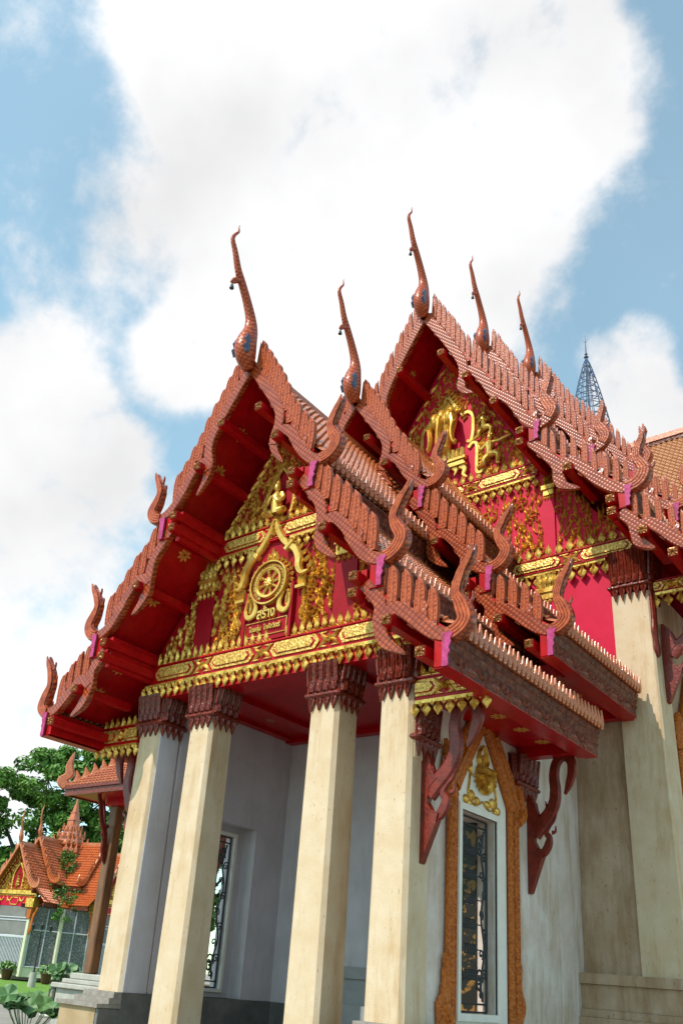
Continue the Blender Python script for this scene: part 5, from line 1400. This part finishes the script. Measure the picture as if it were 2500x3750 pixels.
# ---- potted plants, lamp, lotus
def pot_plant(loc, k, label, group, seed, broad=False):
    t = thing('potted_plant', label, 'potted plant', (loc[0], loc[1], GZ + loc[2]), group)
    b = MB(); b.lathe([(.001, .0), (.26, .0), (.30, .08), (.38, .45), (.42, .62), (.45, .66), (.45, .72), (.40, .72), (.38, .64), (.001, .62)], 18, (loc[0], loc[1], GZ + loc[2]))
    b.v = [(loc[0] + (x - loc[0]) * k, loc[1] + (y - loc[1]) * k, GZ + loc[2] + (z - GZ - loc[2]) * k) for x, y, z in b.v]
    build('pot', b, 'potred', t)
    b = MB(); r = random.Random(seed); cl = [(loc[0] + r.gauss(0, .24) * k, loc[1] + r.gauss(0, .24) * k, GZ + loc[2] + (.95 + r.uniform(-.15, .22)) * k, .3 * k, 16) for _ in range(11)]
    leaves(b, cl, .17 * k, seed, .8)
    for _ in range(9): a = r.uniform(0, 6.28); b.tube([(loc[0], loc[1], GZ + loc[2] + .6 * k), (loc[0] + .35 * k * math.cos(a), loc[1] + .35 * k * math.sin(a), GZ + loc[2] + 1.0 * k)], .012 * k, 4)
    build('foliage', b, 'plant', t, fixn=False)
pot_plant((-49.0, 28.4, 0), 1.0, 'leftmost maroon pot of leafy plants before the gate pavilion fence', 'potted plants by the gate pavilion', 3)
pot_plant((-44.6, 28.7, 0), .95, 'maroon pot of leafy plants just behind the lamp post', 'potted plants by the gate pavilion', 5)
pot_plant((-41.2, 33.6, .22), .85, 'small pot of bright leaves seen past the corner of the shrine plinth', 'potted plants by the gate pavilion', 7)
lx, ly = -37.9, 22.9
LP = thing('garden_lamp', 'thin black garden lamp with scroll arms on a round concrete base', 'lamp post', (lx, ly, GZ))
b = MB(); b.lathe([(.001, -.02), (.24, -.02), (.21, .84), (.001, .84)], 18, (lx, ly, GZ)); build('concrete_base', b, 'concrete', LP)
b = MB(); b.lathe([(.001, .84), (.1, .84), (.07, .95), (.055, 1.1), (.05, 3.1), (.07, 3.15), (.05, 3.2), (.001, 3.25)], 10, (lx, ly, GZ))
for s in (-1, 1): b.tube(cr([(lx, ly, GZ + 2.8), (lx + s * .2, ly + s * .3, GZ + 2.85), (lx + s * .32, ly + s * .48, GZ + 3.05), (lx + s * .3, ly + s * .45, GZ + 3.2)], 4), .02, 6)
build('pole', b, 'iron', LP)
for s in (-1, 0, 1):
    b = MB(); b.lathe([(.02, 0), (.09, .05), (.12, .28), (.14, .30), (.03, .42), (.001, .46)], 10, (lx + s * .3, ly + s * .45, GZ + 3.2 + (.05 if s == 0 else 0))); build('lantern', b, 'iron', LP)
def lotus(loc, k, label, seed, jar=True, rim=.72, leafs=14, hgt=.7, spread=.5):
    x, y = loc; t = thing('lotus_jar', label, 'lotus jar', (x, y, GZ))
    b = MB(); b.lathe([(.001, 0), (.22, 0), (.28, .06), (.36, .32), (.33, .58), (.30, .64), (.36, .70), (.36, .74), (.29, .74), (.27, .66), (.001, .62)], 22, (x, y, GZ + (.16 if jar else -.40)))
    build('jar', b, 'jar', t)
    if jar:
        b = MB(); b.lathe([(.29, .62), (.37, .69), (.385, .72), (.37, .76), (.28, .76)], 22, (x, y, GZ + .16)); 
        for a in range(5): g = a * 1.256; b.box(x + .34 * math.cos(g) - .05, x + .34 * math.cos(g) + .05, y + .34 * math.sin(g) - .05, y + .34 * math.sin(g) + .05, GZ + .2, GZ + .8)
        build('glazed_rim', b, 'jargreen', t)
        b = MB(); b.lathe([(.001, 0), (.52, 0), (.56, .05), (.5, .16), (.001, .16)], 22, (x, y, GZ)); build('plinth', b, 'cleanwhite', t)
    r = random.Random(seed); base = GZ + (.82 if jar else .30)
    for i in range(leafs):
        a = r.uniform(0, 6.28); d = spread * math.sqrt(r.random()) * k; h = hgt * r.uniform(.45, 1.) * k
        cx, cy, cz = x + d * math.cos(a), y + d * math.sin(a), base + h
        n = Vector((r.gauss(0, .42) + .3, r.gauss(0, .42) - .3, 1)).normalized(); tt = n.orthogonal().normalized(); ss = n.cross(tt); R_ = r.uniform(.15, .24) * k
        v = [(cx, cy, cz)]; m = 18; fold = r.uniform(.05, .35)
        for ring in (.5, 1.):
            for q in range(m):
                g = 2 * PI * q / m; rr = R_ * ring * (1 + .05 * math.sin(3 * g + i)); u, w = rr * math.cos(g), rr * math.sin(g)
                p = Vector((cx, cy, cz)) + tt * u + ss * w + n * (fold * abs(u) * ring + .03 * math.sin(5 * g) * ring * k); v.append(tuple(p))
        f = [(0, 1 + q, 1 + (q + 1) % m) for q in range(m)] + [(1 + q, 1 + m + q, 1 + m + (q + 1) % m, 1 + (q + 1) % m) for q in range(m)]
        b = MB(); b.add(v, f, 0, True)
        b.tube(cr([(x + d * .3 * math.cos(a), y + d * .3 * math.sin(a), base - .1), (x + d * .8 * math.cos(a), y + d * .8 * math.sin(a), base + h * .5), (cx, cy, cz)], 4), .009 * k, 5, 0)
        build('lotus_leaf', b, 'lotus', t, fixn=False)
lotus((-13.9, 7.2), 1., 'brown glazed jar with dark rim and lotus on a white ring', 5, True, leafs=11, hgt=.62, spread=.34)
lotus((-6.25, .75), 1., 'big lotus leaves on tall stems in a jar at the bottom left corner', 12, False, leafs=22, hgt=.68, spread=.55)

# ================================================================== SKY, SUN, CAMERA
W = bpy.data.worlds.new('World'); S.world = W; W.use_nodes = True
nt = W.node_tree; N = nt.nodes; L = nt.links; N.clear()
out = N.new('ShaderNodeOutputWorld'); bg = N.new('ShaderNodeBackground'); bg.inputs['Strength'].default_value = .13
sky = N.new('ShaderNodeTexSky'); sky.sky_type = 'NISHITA'; sky.sun_disc = False
SUN_EL, SUN_AZ = 50., 197.
sky.sun_elevation = R(SUN_EL); sky.sun_rotation = R(SUN_AZ); sky.air_density = 1.; sky.dust_density = .6; sky.ozone_density = 1.4
tc = N.new('ShaderNodeTexCoord')
BL = [(-0.369, 0.409, 0.835, 0.01657), (-0.437, 0.511, 0.740, 0.02044), (-0.473, 0.371, 0.799, 0.00218), (-0.288, 0.501, 0.816, 0.00877), (-0.215, 0.557, 0.802, 0.00309), (-0.460, 0.601, 0.653, 0.00967), (-0.548, 0.556, 0.624, 0.00309), (-0.296, 0.602, 0.741, 0.00246), (-0.480, 0.299, 0.825, 0.00172), (-0.732, 0.386, 0.561, 0.00267), (-0.788, 0.419, 0.452, 0.00692), (-0.707, 0.465, 0.532, 0.00141), (-0.816, 0.464, 0.345, 0.00550), (-0.630, 0.476, 0.614, 0.00096), (-0.579, 0.487, 0.654, 0.00122), (-0.843, 0.493, 0.217, 0.00398), (-0.230, 0.747, 0.624, 0.00080), (-0.234, 0.796, 0.559, 0.00163), (-0.214, 0.820, 0.531, 0.00158)]
acc = None
def math_(op, a, b=None, c=None):
    n = N.new('ShaderNodeMath'); n.operation = op
    for i, q in enumerate((a, b, c)):
        if q is None: continue
        if hasattr(q, 'links'): L.new(q, n.inputs[i])
        else: n.inputs[i].default_value = q
    return n.outputs[0]
for x, y, z, e in BL:
    d = N.new('ShaderNodeVectorMath'); d.operation = 'DOT_PRODUCT'; L.new(tc.outputs['Generated'], d.inputs[0]); d.inputs[1].default_value = (x, y, z)
    m = N.new('ShaderNodeMapRange'); m.interpolation_type = 'SMOOTHSTEP'; m.inputs[1].default_value = 1 - e * 2.2; m.inputs[2].default_value = 1.
    L.new(d.outputs['Value'], m.inputs[0])
    acc = m.outputs[0] if acc is None else math_('ADD', acc, m.outputs[0])
acc = math_('MINIMUM', acc, 1.15)
nz = N.new('ShaderNodeTexNoise'); nz.inputs['Scale'].default_value = 5.; nz.inputs['Detail'].default_value = 12; nz.inputs['Roughness'].default_value = .60; nz.inputs['Distortion'].default_value = .25
L.new(tc.outputs['Generated'], nz.inputs['Vector'])
nz2 = N.new('ShaderNodeTexNoise'); nz2.inputs['Scale'].default_value = 17.; nz2.inputs['Detail'].default_value = 10; nz2.inputs['Roughness'].default_value = .62; L.new(tc.outputs['Generated'], nz2.inputs['Vector'])
nv = math_('ADD', math_('MULTIPLY_ADD', nz.outputs['Fac'], 2.8, -1.4), math_('MULTIPLY_ADD', nz2.outputs['Fac'], 1.5, -.75))
dens = math_('ADD', acc, nv)
mr = N.new('ShaderNodeMapRange'); mr.interpolation_type = 'SMOOTHSTEP'; mr.inputs[1].default_value = -.05; mr.inputs[2].default_value = .95; mr.inputs[3].default_value = .17
L.new(dens, mr.inputs[0])
n2 = N.new('ShaderNodeTexNoise'); n2.inputs['Scale'].default_value = 3.2; n2.inputs['Detail'].default_value = 6
mp = N.new('ShaderNodeMapping'); mp.inputs['Location'].default_value = (4.2, 1.7, 9.1); L.new(tc.outputs['Generated'], mp.inputs[0]); L.new(mp.outputs[0], n2.inputs['Vector'])
shade = N.new('ShaderNodeMapRange'); shade.inputs[1].default_value = .35; shade.inputs[2].default_value = .65; shade.inputs[3].default_value = 6.4; shade.inputs[4].default_value = 8.6
L.new(n2.outputs['Fac'], shade.inputs[0])
cc = N.new('ShaderNodeCombineColor'); L.new(shade.outputs[0], cc.inputs[0]); L.new(shade.outputs[0], cc.inputs[1]); L.new(math_('MULTIPLY', shade.outputs[0], 1.01), cc.inputs[2])
tint = N.new('ShaderNodeMix'); tint.data_type = 'RGBA'; tint.blend_type = 'MULTIPLY'; tint.inputs[0].default_value = 1.
L.new(sky.outputs[0], tint.inputs[6]); tint.inputs[7].default_value = (1.75, 2.38, 1.92, 1)
mx = N.new('ShaderNodeMix'); mx.data_type = 'RGBA'; L.new(mr.outputs[0], mx.inputs[0]); L.new(tint.outputs[2], mx.inputs[6]); L.new(cc.outputs[0], mx.inputs[7])
L.new(mx.outputs[2], bg.inputs['Color']); L.new(bg.outputs[0], out.inputs['Surface'])

sl = bpy.data.lights.new('sun', 'SUN'); sl.energy = 4.7; sl.angle = R(.5); sl.color = (1., .935, .84)
so = bpy.data.objects.new('sun', sl); COL.objects.link(so)
to_sun = Vector((math.sin(R(SUN_AZ)) * math.cos(R(SUN_EL)), math.cos(R(SUN_AZ)) * math.cos(R(SUN_EL)), math.sin(R(SUN_EL))))
so.rotation_euler = to_sun.to_track_quat('Z', 'Y').to_euler(); so.location = (0, -20, 40)

cam = bpy.data.cameras.new('camera'); co = bpy.data.objects.new('camera', cam); COL.objects.link(co); S.camera = co
yw, pt, ro = -.71277623, .39737771, .08863332
f = Vector((math.sin(yw) * math.cos(pt), math.cos(yw) * math.cos(pt), math.sin(pt))); rt = Vector((math.cos(yw), -math.sin(yw), 0)); up = rt.cross(f)
r2 = rt * math.cos(ro) + up * math.sin(ro); u2 = up * math.cos(ro) - rt * math.sin(ro)
m4 = Matrix(((r2.x, u2.x, -f.x, 10.5109), (r2.y, u2.y, -f.y, -11.1017), (r2.z, u2.z, -f.z, .44565), (0, 0, 0, 1)))
co.matrix_world = m4
cam.sensor_fit = 'HORIZONTAL'; cam.sensor_width = 36; cam.lens = 3160.287 / 2500 * 36
cam.shift_x = (1250 - 1107.11) / 2500; cam.shift_y = (2264.797 - 1875) / 2500
cam.clip_start = .05; cam.clip_end = 3000
S.view_settings.view_transform = 'Standard'; S.view_settings.look = 'None'; S.view_settings.exposure = .03; S.view_settings.gamma = 1
S.cycles.max_bounces = 6; S.cycles.use_denoising = True
